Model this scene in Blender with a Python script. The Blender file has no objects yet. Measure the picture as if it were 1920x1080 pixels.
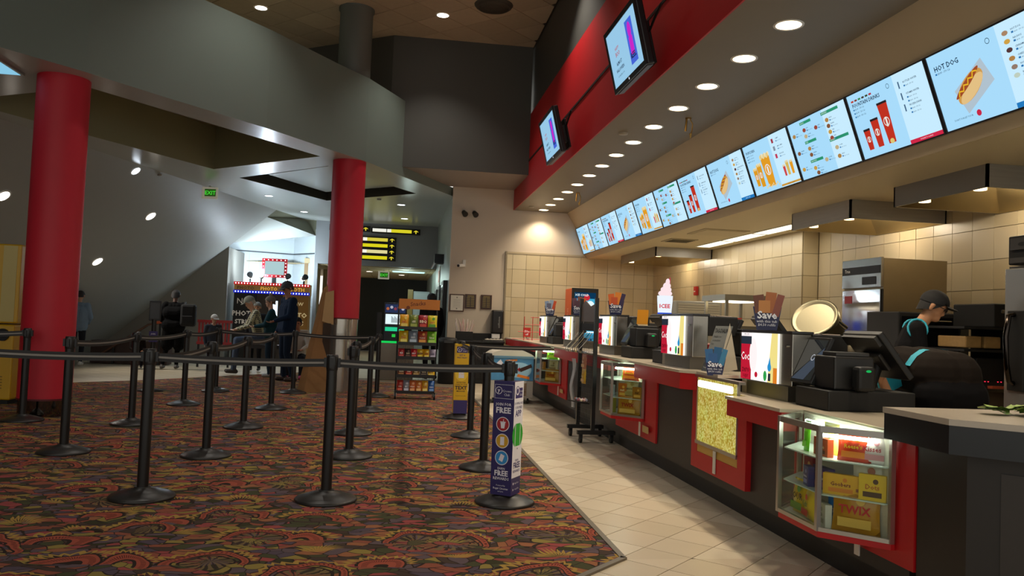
import bpy, bmesh, math, random
from mathutils import Vector, Matrix
from mathutils.geometry import tessellate_polygon
R = random.Random(7)
S = bpy.context.scene
COL = S.collection
# ---------------------------------------------------------------- camera, world, exposure
cam = bpy.data.cameras.new('camera')
cam.lens = 28.125; cam.sensor_width = 36; cam.clip_end = 200; cam.clip_start = .05
camo = bpy.data.objects.new('camera', cam); COL.objects.link(camo)
_f = Vector((.141, .989, .0417)).normalized(); _r = Vector((.9888, -.1428, .0396))
_r = (_r - _f * _r.dot(_f)).normalized(); _u = _r.cross(_f)
camo.matrix_world = Matrix(((_r.x, _u.x, -_f.x, 0), (_r.y, _u.y, -_f.y, 0), (_r.z, _u.z, -_f.z, 1.27), (0, 0, 0, 1)))
S.camera = camo
W = bpy.data.worlds.new('world'); S.world = W; W.use_nodes = True
W.node_tree.nodes['Background'].inputs[0].default_value = (1, .98, .90, 1)
W.node_tree.nodes['Background'].inputs[1].default_value = 1.0
S.view_settings.view_transform = 'Standard'; S.view_settings.look = 'None'
S.view_settings.gamma = 1; S.view_settings.exposure = 0; S.view_settings.use_curve_mapping = False
WARM = (1, .85, .64); NEUT = (1, .93, .84); COOL = (.72, .88, 1)
P_SOFFIT, P_LOW, P_SLOPE, P_UP = 72, 85, 100, 140
P_TROFFER, P_BOOTH, P_HOOD = 4.6, 75, 62
E_TROFFER = 2.6
E_SCREEN = 1.0

# ---------------------------------------------------------------- helpers
def link(o, parent=None):
    COL.objects.link(o)
    if parent: o.parent = parent
    return o
def tag(o, label=None, cat=None, group=None, kind=None):
    if label: o['label'] = label
    if cat: o['category'] = cat
    if group: o['group'] = group
    if kind: o['kind'] = kind
    return o
def thing(name, label, cat, loc=(0, 0, 0), rz=0, group=None):
    o = bpy.data.objects.new(name, None); o.empty_display_size = .1
    o.location = loc; o.rotation_euler = (0, 0, rz)
    link(o); return tag(o, label, cat, group)
def ctree(o, parent=None):
    c = o.copy(); COL.objects.link(c); c.parent = parent
    for ch in list(o.children): ctree(ch, c)
    return c
def dup(o, loc, rz, label, group=None):
    c = ctree(o); c.location = loc; c.rotation_euler = (0, 0, rz); c['label'] = label
    if group: c['group'] = group
    return c
class MB:
    def __init__(s): s.v = []; s.f = []; s.mi = []; s.sm = []; s.m = 0; s.s = False; s.M = None
    def add(s, vs, fs, sm=None):
        n = len(s.v)
        if s.M is not None: vs = [tuple(s.M @ Vector(p)) for p in vs]
        s.v += [tuple(p) for p in vs]
        sm = s.s if sm is None else sm
        for f in fs: s.f.append([i + n for i in f]); s.mi.append(s.m); s.sm.append(sm)
        return s
    def box(s, x0, y0, z0, x1, y1, z1, b=0):
        if x0 > x1: x0, x1 = x1, x0
        if y0 > y1: y0, y1 = y1, y0
        if z0 > z1: z0, z1 = z1, z0
        if b:
            bm = bmesh.new(); bmesh.ops.create_cube(bm, size=1)
            for v in bm.verts: v.co = ((x0 + x1) / 2 + v.co.x * (x1 - x0), (y0 + y1) / 2 + v.co.y * (y1 - y0), (z0 + z1) / 2 + v.co.z * (z1 - z0))
            bmesh.ops.bevel(bm, geom=bm.edges[:], offset=b, segments=2, affect='EDGES', profile=.5)
            bm.verts.ensure_lookup_table()
            for i, v in enumerate(bm.verts): v.index = i
            s.add([v.co[:] for v in bm.verts], [[v.index for v in f.verts] for f in bm.faces]); bm.free(); return s
        return s.add([(x0, y0, z0), (x1, y0, z0), (x1, y1, z0), (x0, y1, z0), (x0, y0, z1), (x1, y0, z1), (x1, y1, z1), (x0, y1, z1)],
                     [(0, 3, 2, 1), (4, 5, 6, 7), (0, 1, 5, 4), (1, 2, 6, 5), (2, 3, 7, 6), (3, 0, 4, 7)])
    def cyl(s, p0, p1, r0, r1=None, n=16, caps=True):
        r1 = r0 if r1 is None else r1
        p0 = Vector(p0); p1 = Vector(p1); d = (p1 - p0).normalized()
        a = d.orthogonal().normalized(); b = d.cross(a)
        vs = []
        for p, r in ((p0, r0), (p1, r1)):
            for i in range(n):
                t = 2 * math.pi * i / n; vs.append(p + (a * math.cos(t) + b * math.sin(t)) * r)
        s.add(vs, [(i, (i + 1) % n, n + (i + 1) % n, n + i) for i in range(n)], True)
        if caps:
            s.add(vs[:n], [list(range(n))[::-1]], False); s.add(vs[n:], [list(range(n))], False)
        return s
    def lathe(s, prof, n=24, c=(0, 0, 0), sm=True, cap=True):
        vs = []; k = len(prof)
        for r, z in prof:
            for i in range(n):
                t = 2 * math.pi * i / n; vs.append((c[0] + r * math.cos(t), c[1] + r * math.sin(t), c[2] + z))
        fs = [(j * n + i, j * n + (i + 1) % n, (j + 1) * n + (i + 1) % n, (j + 1) * n + i) for j in range(k - 1) for i in range(n)]
        s.add(vs, fs, sm)
        if cap:
            if prof[0][0] > 1e-4: s.add(vs[:n], [list(range(n))[::-1]], False)
            if prof[-1][0] > 1e-4: s.add(vs[-n:], [list(range(n))], False)
        return s
    def prism(s, poly, z0, z1):
        n = len(poly); vs = [(x, y, z0) for x, y in poly] + [(x, y, z1) for x, y in poly]
        return s.add(vs, [list(range(n))[::-1], [n + i for i in range(n)]] + [(i, (i + 1) % n, n + (i + 1) % n, n + i) for i in range(n)])
    def loft(s, A, B, caps=True, sm=False):
        n = len(A); s.add(list(A) + list(B), [(i, (i + 1) % n, n + (i + 1) % n, n + i) for i in range(n)], sm)
        if caps: s.add(A, [list(range(n))[::-1]], False); s.add(B, [list(range(n))], False)
        return s
    def poly(s, pts): return s.add(pts, [list(range(len(pts)))])
    def tube(s, path, r, n=8):
        path = [Vector(p) for p in path]; k = len(path); vs = []; a = None
        for i, p in enumerate(path):
            d = (path[min(i + 1, k - 1)] - path[max(i - 1, 0)]).normalized()
            a = d.orthogonal().normalized() if a is None else (a - d * a.dot(d)).normalized()
            b = d.cross(a)
            for j in range(n):
                t = 2 * math.pi * j / n; vs.append(p + (a * math.cos(t) + b * math.sin(t)) * r)
        s.add(vs, [(i * n + j, i * n + (j + 1) % n, (i + 1) * n + (j + 1) % n, (i + 1) * n + j) for i in range(k - 1) for j in range(n)], True)
        return s.add(vs[:n], [list(range(n))[::-1]], False).add(vs[-n:], [list(range(n))], False)
    def ball(s, c, r, n=12, k=8):
        rx, ry, rz = (r, r, r) if not isinstance(r, tuple) else r
        vs = [(c[0], c[1], c[2] - rz)]
        for j in range(1, k):
            p = -math.pi / 2 + math.pi * j / k
            for i in range(n):
                t = 2 * math.pi * i / n; vs.append((c[0] + rx * math.cos(p) * math.cos(t), c[1] + ry * math.cos(p) * math.sin(t), c[2] + rz * math.sin(p)))
        vs.append((c[0], c[1], c[2] + rz)); L = len(vs) - 1
        fs = [(0, 1 + (i + 1) % n, 1 + i) for i in range(n)] + [(L, L - n + i, L - n + (i + 1) % n) for i in range(n)]
        fs += [(1 + j * n + i, 1 + j * n + (i + 1) % n, 1 + (j + 1) * n + (i + 1) % n, 1 + (j + 1) * n + i) for j in range(k - 2) for i in range(n)]
        return s.add(vs, fs, True)
    def disc(s, c, r, z, n=20, r2=None):
        r2 = r if r2 is None else r2
        return s.add([(c[0] + r * math.cos(2 * math.pi * i / n), c[1] + r2 * math.sin(2 * math.pi * i / n), z) for i in range(n)], [list(range(n))])
    def ring(s, c, r, w, z, n=24):
        vs = [(c[0] + q * math.cos(2 * math.pi * i / n), c[1] + q * math.sin(2 * math.pi * i / n), z) for q in (r - w, r) for i in range(n)]
        return s.add(vs, [(i, n + i, n + (i + 1) % n, (i + 1) % n) for i in range(n)])
    def rect(s, x0, y0, x1, y1, z): return s.add([(x0, y0, z), (x1, y0, z), (x1, y1, z), (x0, y1, z)], [(0, 1, 2, 3)])
    def text(s, t, size, x, y, z, align='CENTER', bold=0):
        vs, fs = glyphs(t, size, align, bold)
        return s.add([(a + x, b + y, z) for a, b in vs], fs)
    def mesh(s, name, mats):
        me = bpy.data.meshes.new(name); me.from_pydata(s.v, [], s.f)
        for m in (mats if isinstance(mats, (list, tuple)) else [mats]): me.materials.append(m)
        me.polygons.foreach_set('material_index', s.mi); me.polygons.foreach_set('use_smooth', s.sm)
        me.update(); return me
    def build(s, name, mats, parent=None):
        return link(bpy.data.objects.new(name, s.mesh(name, mats)), parent)
_G = {}
def glyphs(t, size, align, bold):
    k = (t, align, bold)
    if k not in _G:
        cu = bpy.data.curves.new('glyphs', 'FONT'); cu.body = t; cu.align_x = align; cu.size = 1; cu.resolution_u = 1; cu.offset = bold
        o = bpy.data.objects.new('glyphs', cu); COL.objects.link(o)
        dg = bpy.context.evaluated_depsgraph_get(); me = o.evaluated_get(dg).to_mesh()
        _G[k] = ([(v.co.x, v.co.y) for v in me.vertices], [list(p.vertices) for p in me.polygons])
        o.evaluated_get(dg).to_mesh_clear(); bpy.data.objects.remove(o); bpy.data.curves.remove(cu)
    vs, fs = _G[k]
    return [(x * size, y * size) for x, y in vs], fs
def frame(o, origin, right, up):
    r = Vector(right).normalized(); u = Vector(up); u = (u - r * u.dot(r)).normalized(); n = r.cross(u)
    o.matrix_basis = Matrix(((r.x, u.x, n.x, origin[0]), (r.y, u.y, n.y, origin[1]), (r.z, u.z, n.z, origin[2]), (0, 0, 0, 1)))
    return o
def FM(origin, right, up):
    r = Vector(right).normalized(); u = Vector(up); u = (u - r * u.dot(r)).normalized(); n = r.cross(u)
    return Matrix(((r.x, u.x, n.x, origin[0]), (r.y, u.y, n.y, origin[1]), (r.z, u.z, n.z, origin[2]), (0, 0, 0, 1)))
def BX(name, mat, parent, *a, b=0): return MB().box(*a, b=b).build(name, mat, parent)

# ---------------------------------------------------------------- materials
def srgb(c):
    if isinstance(c, str): c = [int(c[i:i + 2], 16) / 255 for i in (0, 2, 4)]
    return tuple(x / 12.92 if x <= .04045 else ((x + .055) / 1.055) ** 2.4 for x in c)
_M = {}
def mat(c, rough=.5, metal=0, spec=.5, em=0, name=None, var=0, vs=6, bump=0, bs=200, aniso=None, coat=0):
    k = (c, rough, metal, spec, em, name, var, bump)
    if k in _M: return _M[k]
    m = bpy.data.materials.new(name or 'paint'); m.use_nodes = True; N = m.node_tree.nodes; L = m.node_tree.links
    b = N['Principled BSDF']; col = (*srgb(c), 1)
    b.inputs['Base Color'].default_value = col; b.inputs['Roughness'].default_value = rough
    b.inputs['Metallic'].default_value = metal; b.inputs['Specular IOR Level'].default_value = spec
    if coat: b.inputs['Coat Weight'].default_value = coat
    if em: b.inputs['Emission Color'].default_value = col; b.inputs['Emission Strength'].default_value = em
    if var or bump:
        tc = N.new('ShaderNodeTexCoord')
        if var:
            no = N.new('ShaderNodeTexNoise'); no.inputs['Scale'].default_value = vs; no.inputs['Detail'].default_value = 4
            mp = N.new('ShaderNodeMapping')
            if aniso: mp.inputs['Scale'].default_value = aniso
            L.new(tc.outputs['Object'], mp.inputs[0]); L.new(mp.outputs[0], no.inputs['Vector'])
            mx = N.new('ShaderNodeMix'); mx.data_type = 'RGBA'
            mx.inputs['A'].default_value = tuple(x * (1 - var) for x in col[:3]) + (1,)
            mx.inputs['B'].default_value = tuple(min(1, x * (1 + var)) for x in col[:3]) + (1,)
            L.new(no.outputs['Fac'], mx.inputs['Factor']); L.new(mx.outputs['Result'], b.inputs['Base Color'])
        if bump:
            n2 = N.new('ShaderNodeTexNoise'); n2.inputs['Scale'].default_value = bs; L.new(tc.outputs['Object'], n2.inputs['Vector'])
            bp = N.new('ShaderNodeBump'); bp.inputs['Strength'].default_value = bump; bp.inputs['Distance'].default_value = .01
            L.new(n2.outputs['Fac'], bp.inputs['Height']); L.new(bp.outputs[0], b.inputs['Normal'])
    _M[k] = m; return m
def emat(c, e=1.0, name='lit'):
    k = ('e', c, e)
    if k not in _M:
        m = bpy.data.materials.new(name); m.use_nodes = True; N = m.node_tree.nodes; N.clear()
        o = N.new('ShaderNodeOutputMaterial'); q = N.new('ShaderNodeEmission'); q.inputs[0].default_value = (*srgb(c), 1); q.inputs[1].default_value = e
        m.node_tree.links.new(q.outputs[0], o.inputs[0]); _M[k] = m
    return _M[k]
def glassmat():
    if 'glass' not in _M:
        m = bpy.data.materials.new('clear_glass'); m.use_nodes = True; N = m.node_tree.nodes; N.clear(); L = m.node_tree.links
        o = N.new('ShaderNodeOutputMaterial'); t = N.new('ShaderNodeBsdfTransparent'); g = N.new('ShaderNodeBsdfGlossy')
        t.inputs[0].default_value = (.93, .97, .95, 1); g.inputs['Roughness'].default_value = .03
        x = N.new('ShaderNodeMixShader'); fr = N.new('ShaderNodeFresnel'); fr.inputs[0].default_value = 1.45
        ge = N.new('ShaderNodeNewGeometry'); iv = N.new('ShaderNodeMath'); iv.operation = 'SUBTRACT'; iv.inputs[0].default_value = 1; L.new(ge.outputs['Backfacing'], iv.inputs[1]); mu = N.new('ShaderNodeMath'); mu.operation = 'MULTIPLY'; L.new(fr.outputs[0], mu.inputs[0]); L.new(iv.outputs[0], mu.inputs[1]); L.new(mu.outputs[0], x.inputs[0]); L.new(t.outputs[0], x.inputs[1]); L.new(g.outputs[0], x.inputs[2]); L.new(x.outputs[0], o.inputs[0]); _M['glass'] = m
    return _M['glass']
GL = glassmat()
BLACK = mat('151414', .45, name='black_plastic'); BLACKM = mat('0c0b0b', .6, name='black_matte')
STEEL = mat('9a958c', .26, 1, name='brushed_steel', var=.12, vs=3, aniso=(60, 60, 1)); CHROME = mat('c8c8c8', .1, 1, name='chrome'); ALU = mat('b9b6b0', .35, 1, name='aluminium')
RED = mat('b60d14', .5, name='red_laminate'); REDP = mat('c01a2e', .55, name='red_paint', var=.06, vs=5)
DARKP = mat('282320', .5, name='dark_laminate', var=.1, vs=40); WHITEL = mat('cfc4b2', .3, name='pale_countertop')
GREY = mat('717d76', .42, name='grey_paint', var=.03, vs=2); DKGREY = mat('4a4944', .55, name='dark_grey_paint', var=.04, vs=2)
BEIGE = mat('cdbfac', .55, name='beige_paint', var=.03, vs=2); CEILW = mat('bcc0bc', .24, name='satin_ceiling_paint', var=.02, vs=2)
CREAM = mat('d6c7a4', .55, name='cream_paint', var=.02, vs=2); WHITE = mat('e8e6e0', .5, name='white'); TAPE = mat('d8d4c8', .5, name='white_tape')

def lamp(name, kind, loc, power, color, size=.1, spot=110, blend=.6, rot=(0, 0, 0), parent=None):
    l = bpy.data.lights.new(name, kind); l.energy = power; l.color = color
    if kind == 'SPOT': l.spot_size = math.radians(spot); l.spot_blend = blend; l.shadow_soft_size = size
    if kind == 'POINT': l.shadow_soft_size = size
    o = bpy.data.objects.new(name, l); o.location = loc; o.rotation_euler = rot
    return link(o, parent)
# ================================================================ SHELL
def struct(name, mb, m, label=None): return tag(mb.build(name, m), label, kind='structure')
S2 = math.sqrt(.5); TS = .2935
def clip(poly, n, d):           # keep points with n.p >= d
    out = []
    for i, p in enumerate(poly):
        q = poly[(i + 1) % len(poly)]; a = n[0] * p[0] + n[1] * p[1] - d; b = n[0] * q[0] + n[1] * q[1] - d
        if a >= 0: out.append(p)
        if (a >= 0) != (b >= 0): t = a / (a - b); out.append((p[0] + (q[0] - p[0]) * t, p[1] + (q[1] - p[1]) * t))
    return out
def area(p): return abs(sum(p[i][0] * p[(i + 1) % len(p)][1] - p[(i + 1) % len(p)][0] * p[i][1] for i in range(len(p)))) / 2
# floor: grout bed, diagonal tiles in front of the counter, carpet
def farfloor():
    m = bpy.data.materials.new('pale_floor_tile'); m.use_nodes = True; N = m.node_tree.nodes; L = m.node_tree.links; b = N['Principled BSDF']
    tc = N.new('ShaderNodeTexCoord'); mp = N.new('ShaderNodeMapping'); mp.inputs['Rotation'].default_value = (0, 0, math.radians(45))
    br = N.new('ShaderNodeTexBrick'); br.offset = 0; br.inputs['Scale'].default_value = 1
    br.inputs['Brick Width'].default_value = TS; br.inputs['Row Height'].default_value = TS; br.inputs['Mortar Size'].default_value = .004
    br.inputs['Color1'].default_value = (*srgb('cbbca2'), 1); br.inputs['Color2'].default_value = (*srgb('c3b498'), 1); br.inputs['Mortar'].default_value = (*srgb('6e614e'), 1)
    L.new(tc.outputs['Object'], mp.inputs[0]); L.new(mp.outputs[0], br.inputs[0]); L.new(br.outputs[0], b.inputs['Base Color']); b.inputs['Roughness'].default_value = .35
    return m
struct('floor', MB().box(-12, -4, -.1, 9, 31, -.012), farfloor(), 'pale diagonal tile floor around the carpet and along the counter')
floor = bpy.data.objects['floor']
BX('grout_bed', mat('6b5d49', .8, name='grout'), floor, -.9, 2.2, -.012, 2.43, 16.6, -.004)
tmats = [mat(c, .32, name='beige_floor_tile', var=.05, vs=3, bump=.02, bs=60) for c in ('cfbfa6', 'c8b89e', 'd4c6ae', 'cbbba2')]
full = {}
for i in range(-4, 48):
    for j in range(-30, 40):
        cx = 1.266 + (i + j + 1) * TS * S2; cy = 4.298 + (i - j) * TS * S2
        h = TS * S2 - .0035
        P = [(cx - h, cy), (cx, cy - h), (cx + h, cy), (cx, cy + h)]; tot = area(P)
        for reg in (((1, 0, 1.285), (0, 1, 4.28), (-1, 0, -2.42), (0, -1, -16.55)), ((0, -1, -4.28), (S2, -S2, -2.103), (-1, 0, -2.42), (0, 1, 2.3))):
            q = P
            for a, b2, d in reg:
                q = clip(q, (a, b2), d)
                if len(q) < 3: break
            if len(q) < 3 or area(q) < .004: continue
            mm = tmats[R.randrange(4)]
            if area(q) > tot * .999:
                k = mm.name + str(tmats.index(mm))
                if k not in full: full[k] = MB().prism([(-h, 0), (0, -h), (h, 0), (0, h)], -.004, 0).mesh('tile', mm)
                o = bpy.data.objects.new('tile', full[k]); o.location = (cx, cy, 0); link(o, floor)
            else: MB().prism(q, -.004, 0).build('tile', mm, floor)
def carpetmat():
    m = bpy.data.materials.new('patterned_carpet'); m.use_nodes = True; N = m.node_tree.nodes; L = m.node_tree.links; b = N['Principled BSDF']
    def nd(t, **kw):
        n = N.new(t)
        for k, v in kw.items(): setattr(n, k, v)
        return n
    def math_(op, a, b_=None, clampv=False):
        n = nd('ShaderNodeMath', operation=op); n.use_clamp = clampv
        for i, x in enumerate((a, b_)):
            if x is None: continue
            if isinstance(x, (int, float)): n.inputs[i].default_value = x
            else: L.new(x, n.inputs[i])
        return n.outputs[0]
    def mix(f, a, c):
        n = nd('ShaderNodeMix', data_type='RGBA'); L.new(f, n.inputs['Factor'])
        for s, x in (('A', a), ('B', c)):
            if isinstance(x, str): n.inputs[s].default_value = (*srgb(x), 1)
            else: L.new(x, n.inputs[s])
        return n.outputs['Result']
    def ramp(f, stops, interp='CONSTANT'):
        r = nd('ShaderNodeValToRGB'); r.color_ramp.interpolation = interp; e = r.color_ramp.elements
        e[0].position = 0; e[0].color = (*srgb(stops[0][1]), 1); e[1].position = stops[-1][0]; e[1].color = (*srgb(stops[-1][1]), 1)
        for p, c in stops[1:-1]: q = e.new(p); q.color = (*srgb(c), 1)
        L.new(f, r.inputs[0]); return r.outputs[0]
    tc = nd('ShaderNodeTexCoord')
    # repeat of the woven design, in metres
    wn = nd('ShaderNodeTexNoise'); wn.inputs['Scale'].default_value = 3.1; wn.inputs['Detail'].default_value = 1.5; L.new(tc.outputs['Object'], wn.inputs['Vector'])
    wa = nd('ShaderNodeVectorMath', operation='MULTIPLY_ADD'); L.new(wn.outputs['Color'], wa.inputs[0]); wa.inputs[1].default_value = (.24, .24, 0); L.new(tc.outputs['Object'], wa.inputs[2])
    pos = wa.outputs[0]
    # shards
    v1 = nd('ShaderNodeTexVoronoi', feature='F1'); v1.inputs['Scale'].default_value = 10.5
    mp = nd('ShaderNodeMapping'); mp.inputs['Scale'].default_value = (1, 1.7, 1); mp.inputs['Rotation'].default_value = (0, 0, .6); L.new(pos, mp.inputs[0]); L.new(mp.outputs[0], v1.inputs['Vector'])
    ve = nd('ShaderNodeTexVoronoi', feature='DISTANCE_TO_EDGE'); ve.inputs['Scale'].default_value = 10.5; L.new(mp.outputs[0], ve.inputs['Vector'])
    sx = nd('ShaderNodeSeparateColor'); L.new(v1.outputs['Color'], sx.inputs[0])
    col = ramp(sx.outputs[0], [(0, '40332c'), (.14, '7c4636'), (.28, '3f3f2a'), (.42, '54464a'), (.56, '84553a'), (.66, '7d6d38'), (.76, '86403e'), (.86, '4a3f48'), (.94, '34321f')])
    col = mix(math_('LESS_THAN', ve.outputs['Distance'], .035), col, '2c221d')
    # rosettes: rings, teeth and spokes
    v2 = nd('ShaderNodeTexVoronoi', feature='F1'); v2.inputs['Scale'].default_value = 2.35; v2.inputs['Randomness'].default_value = .7; L.new(pos, v2.inputs['Vector'])
    loc = nd('ShaderNodeVectorMath', operation='SUBTRACT')
    sc = nd('ShaderNodeVectorMath', operation='SCALE'); sc.inputs['Scale'].default_value = 1; L.new(pos, sc.inputs[0]); L.new(sc.outputs[0], loc.inputs[0]); L.new(v2.outputs['Position'], loc.inputs[1])
    sp = nd('ShaderNodeSeparateXYZ'); L.new(loc.outputs[0], sp.inputs[0])
    ang = math_('ARCTAN2', sp.outputs[1], sp.outputs[0]); d = v2.outputs['Distance']
    def band(lo, hi): return math_('MULTIPLY', math_('GREATER_THAN', d, lo), math_('LESS_THAN', d, hi))
    spoke = math_('FRACT', math_('MULTIPLY', math_('ADD', ang, 3.2), 2.07))
    tri = math_('ABSOLUTE', math_('SUBTRACT', spoke, .5))
    arc = math_('GREATER_THAN', math_('SINE', math_('ADD', ang, math_('MULTIPLY', sx.outputs[0], .2))), -.2)
    inner = math_('LESS_THAN', d, .33)
    col = mix(math_('MULTIPLY', inner, math_('LESS_THAN', tri, math_('MULTIPLY', d, .8))), col, '66543a')
    col = mix(math_('MULTIPLY', inner, math_('GREATER_THAN', tri, math_('SUBTRACT', .47, math_('MULTIPLY', d, .35)))), col, '332722')
    col = mix(math_('MULTIPLY', band(.40, .51), arc), col, '8c4636')
    col = mix(math_('MULTIPLY', math_('MULTIPLY', band(.435, .475), math_('GREATER_THAN', math_('FRACT', math_('MULTIPLY', spoke, 4)), .6)), arc), col, '4a2019')
    for r0 in (.395, .51, .335): col = mix(math_('MULTIPLY', band(r0 - .012, r0 + .012), arc), col, '2a201b')
    zig = math_('MULTIPLY', math_('ABSOLUTE', math_('SUBTRACT', math_('FRACT', math_('MULTIPLY', spoke, 2)), .5)), .14)
    dz = math_('ADD', d, zig)
    col = mix(math_('MULTIPLY', math_('MULTIPLY', math_('GREATER_THAN', dz, .58), math_('LESS_THAN', dz, .635)), math_('GREATER_THAN', math_('SINE', math_('MULTIPLY', ang, 1)), .1)), col, '94763a')
    fz = nd('ShaderNodeTexNoise'); fz.inputs['Scale'].default_value = 260; L.new(tc.outputs['Object'], fz.inputs['Vector'])
    bp = nd('ShaderNodeBump'); bp.inputs['Strength'].default_value = .35; bp.inputs['Distance'].default_value = .006; L.new(fz.outputs['Fac'], bp.inputs['Height'])
    hs = nd('ShaderNodeHueSaturation'); hs.inputs['Saturation'].default_value = 1.0; hs.inputs['Value'].default_value = 1.25; L.new(col, hs.inputs['Color'])
    L.new(bp.outputs[0], b.inputs['Normal']); L.new(hs.outputs[0], b.inputs['Base Color']); b.inputs['Roughness'].default_value = .95; b.inputs['Specular IOR Level'].default_value = .15
    return m
CP = [(1.262, 4.296), (1.262, 14.7), (-.33, 15.6), (-1.95, 17.6), (-2.96, 16.34), (-4.37, 14.5), (-5.1, 13.85), (-7.5, 11.2), (-11, 11.1), (-11, -1), (-4.03, -1)]
tag(MB().prism(CP, -.012, .008).build('carpet', carpetmat()), 'dark carpet woven with red, ochre and olive swirls and rosettes', kind='structure')
def strip(p, q, w=.035, z=.013):
    d = Vector((q[0] - p[0], q[1] - p[1])).normalized(); n = Vector((-d.y, d.x)) * w
    return MB().prism([p, q, (q[0] + n.x, q[1] + n.y), (p[0] + n.x, p[1] + n.y)][::-1], -.004, z)
TRIMM = mat('7a7164', .4, .6, name='carpet_trim')
struct('trim_1', strip((1.262, 14.7), (1.262, 4.27)), TRIMM, 'grey metal strip along the carpet edge beside the tile')
struct('trim_2', strip((1.275, 4.296), (-4.03, -1.01)), TRIMM, 'grey metal strip along the diagonal carpet edge')

# ---- walls
struct('wall_back', MB().box(1.05, 16.6, 0, 6.2, 16.8, 4.05), BEIGE, 'beige painted end wall behind the condiment counter')
wb = bpy.data.objects['wall_back']
WT = [mat(c, .38, name='cream_wall_tile', var=.03, vs=2) for c in ('cdbd98', 'c8b792', 'd1c2a0')]
GR = mat('8a7a5c', .8, name='wall_grout')
BX('grout_bed', GR, wb, 2.23, 16.594, .7, 5.45, 16.6, 2.7)
BX('edge_strip', mat('8f836c', .5, name='edge_trim'), wb, 2.2, 16.57, 0, 2.235, 16.6, 2.735); BX('edge_strip', mat('b7a788', .5, name='edge_trim2'), wb, 2.235, 16.575, 2.69, 5.45, 16.6, 2.73)
tcache = {}
def walltile(parent, loc, w, h, axis, i):
    k = (round(w, 3), round(h, 3), axis, i)
    if k not in tcache:
        g = .003
        m = MB()
        if axis == 'x': m.box(g, -.012, g, w - g, 0, h - g, b=0)
        else: m.box(-.012, g, g, 0, w - g, h - g, b=0)
        tcache[k] = m.mesh('tile', WT[i])
    o = bpy.data.objects.new('tile', tcache[k]); o.location = loc; return link(o, parent)
zs = [.905, 1.195, 1.488, 1.777, 2.07, 2.367, 2.69]
xs = [2.235, 2.355] + [2.645 + .2935 * k for k in range(10)]
xs = [x for x in xs if x < 5.4] + [5.43]
for a, b2 in zip(xs, xs[1:]):
    for c, d in zip(zs, zs[1:]): walltile(wb, (a, 16.594, c), b2 - a, d - c, 'x', R.randrange(3))
struct('wall_right', MB().box(5.44, 10.2, 0, 6.2, 16.6, 4.05).box(5.67, 1, 0, 6.2, 10.2, 4.05), CREAM, 'cream tiled back wall of the kitchen')
wr = bpy.data.objects['wall_right']
BX('grout_bed', GR, wr, 5.435, 10.2, .9, 5.44, 16.6, 2.665); BX('grout_bed', GR, wr, 5.665, 1, .9, 5.67, 10.2, 2.665); BX('grout_bed', GR, wr, 5.435, 10.195, .9, 5.67, 10.2, 2.665)
zb = [.875, 1.165, 1.457, 1.757, 2.05, 2.355, 2.665]
ys = [10.2 + .2935 * k for k in range(22)] + [16.58]
for a, b2 in zip(ys, ys[1:]):
    for c, d in zip(zb, zb[1:]): walltile(wr, (5.437, a, c), b2 - a, d - c, 'y', R.randrange(3))
ys = [10.17 - .2935 * k for k in range(27)][::-1]
for a, b2 in zip(ys, ys[1:]):
    for c, d in zip(zb, zb[1:]): walltile(wr, (5.667, a, c), b2 - a, d - c, 'y', R.randrange(3))
for c, d in zip(zb, zb[1:]): walltile(wr, (5.44, 10.197, c), .215, d - c, 'x', R.randrange(3))
struct('wall_corridor', MB().box(1.05, 16.8, 0, 1.35, 30, 4.05), mat('8d9690', .4, name='satin_grey_green'), 'grey green corridor wall beyond the end wall')
# corridor end wall above the opening, brown walls and dark far end
struct('wall_corridor_end', MB().box(-2.31, 22.6, 2.66, 1.05, 22.8, 3.95).box(-2.31, 22.6, 0, -2.22, 22.8, 2.66), mat('888a8c', .5, name='corridor_grey'), 'grey wall above the corridor opening with lit signs')
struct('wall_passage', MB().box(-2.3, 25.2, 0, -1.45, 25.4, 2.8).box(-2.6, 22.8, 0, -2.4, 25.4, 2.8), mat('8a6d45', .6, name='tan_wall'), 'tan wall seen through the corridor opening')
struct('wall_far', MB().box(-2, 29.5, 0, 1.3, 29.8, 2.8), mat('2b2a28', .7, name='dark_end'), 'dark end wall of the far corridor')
pc = MB().box(-2.6, 22.75, 2.66, 1.05, 30, 2.8); struct('ceiling_passage', pc, mat('b5a27c', .7, name='passage_ceiling'), 'tan tiled ceiling of the far corridor')
pco = bpy.data.objects['ceiling_passage']
for i in range(-7, 3):
    for j in range(7): MB().box(i * .6 - .28, 22.9 + j * .95, 2.645, i * .6 + .3, 22.9 + j * .95 + .93, 2.66).build('tile', mat('b7a27a', .7, name='passage_tile'), pco)
# dark upper room
struct('wall_upper', MB().box(-.28, 14.75, 4.03, 2.33, 14.765, 6.5).prism([(-.28, 14.75), (-.08, 14.95), (-3.3, 17.2), (-3.5, 17)], 4.5, 6.5).box(-12, 17, 3.9, -3, 17.2, 6.5), DKGREY, 'dark grey upper wall under the lofty ceiling')
struct('ceiling_end', MB().box(-.4, 14.765, 4.03, 2.33, 16.6, 4.12), mat('9a8d84', .5, name='pinkish_ceiling'), 'low pinkish ceiling patch before the end wall')
up = struct('ceiling_upper', MB().box(-12, -4, 6.475, 2.6, 17.2, 6.6), mat('3a332b', .9, name='ceiling_grid'), 'high dim ceiling of diagonal acoustic tiles')
UT = [mat(c, .9, name='acoustic_tile', var=.08, vs=12, bump=.1, bs=90) for c in ('bba890', 'b3a189', 'c0ad94')]
hh = .61 * S2
um = [MB().prism([(-hh + .007, 0), (0, -hh + .007), (hh - .007, 0), (0, hh - .007)], -.018, 0).mesh('tile', u) for u in UT]
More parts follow.
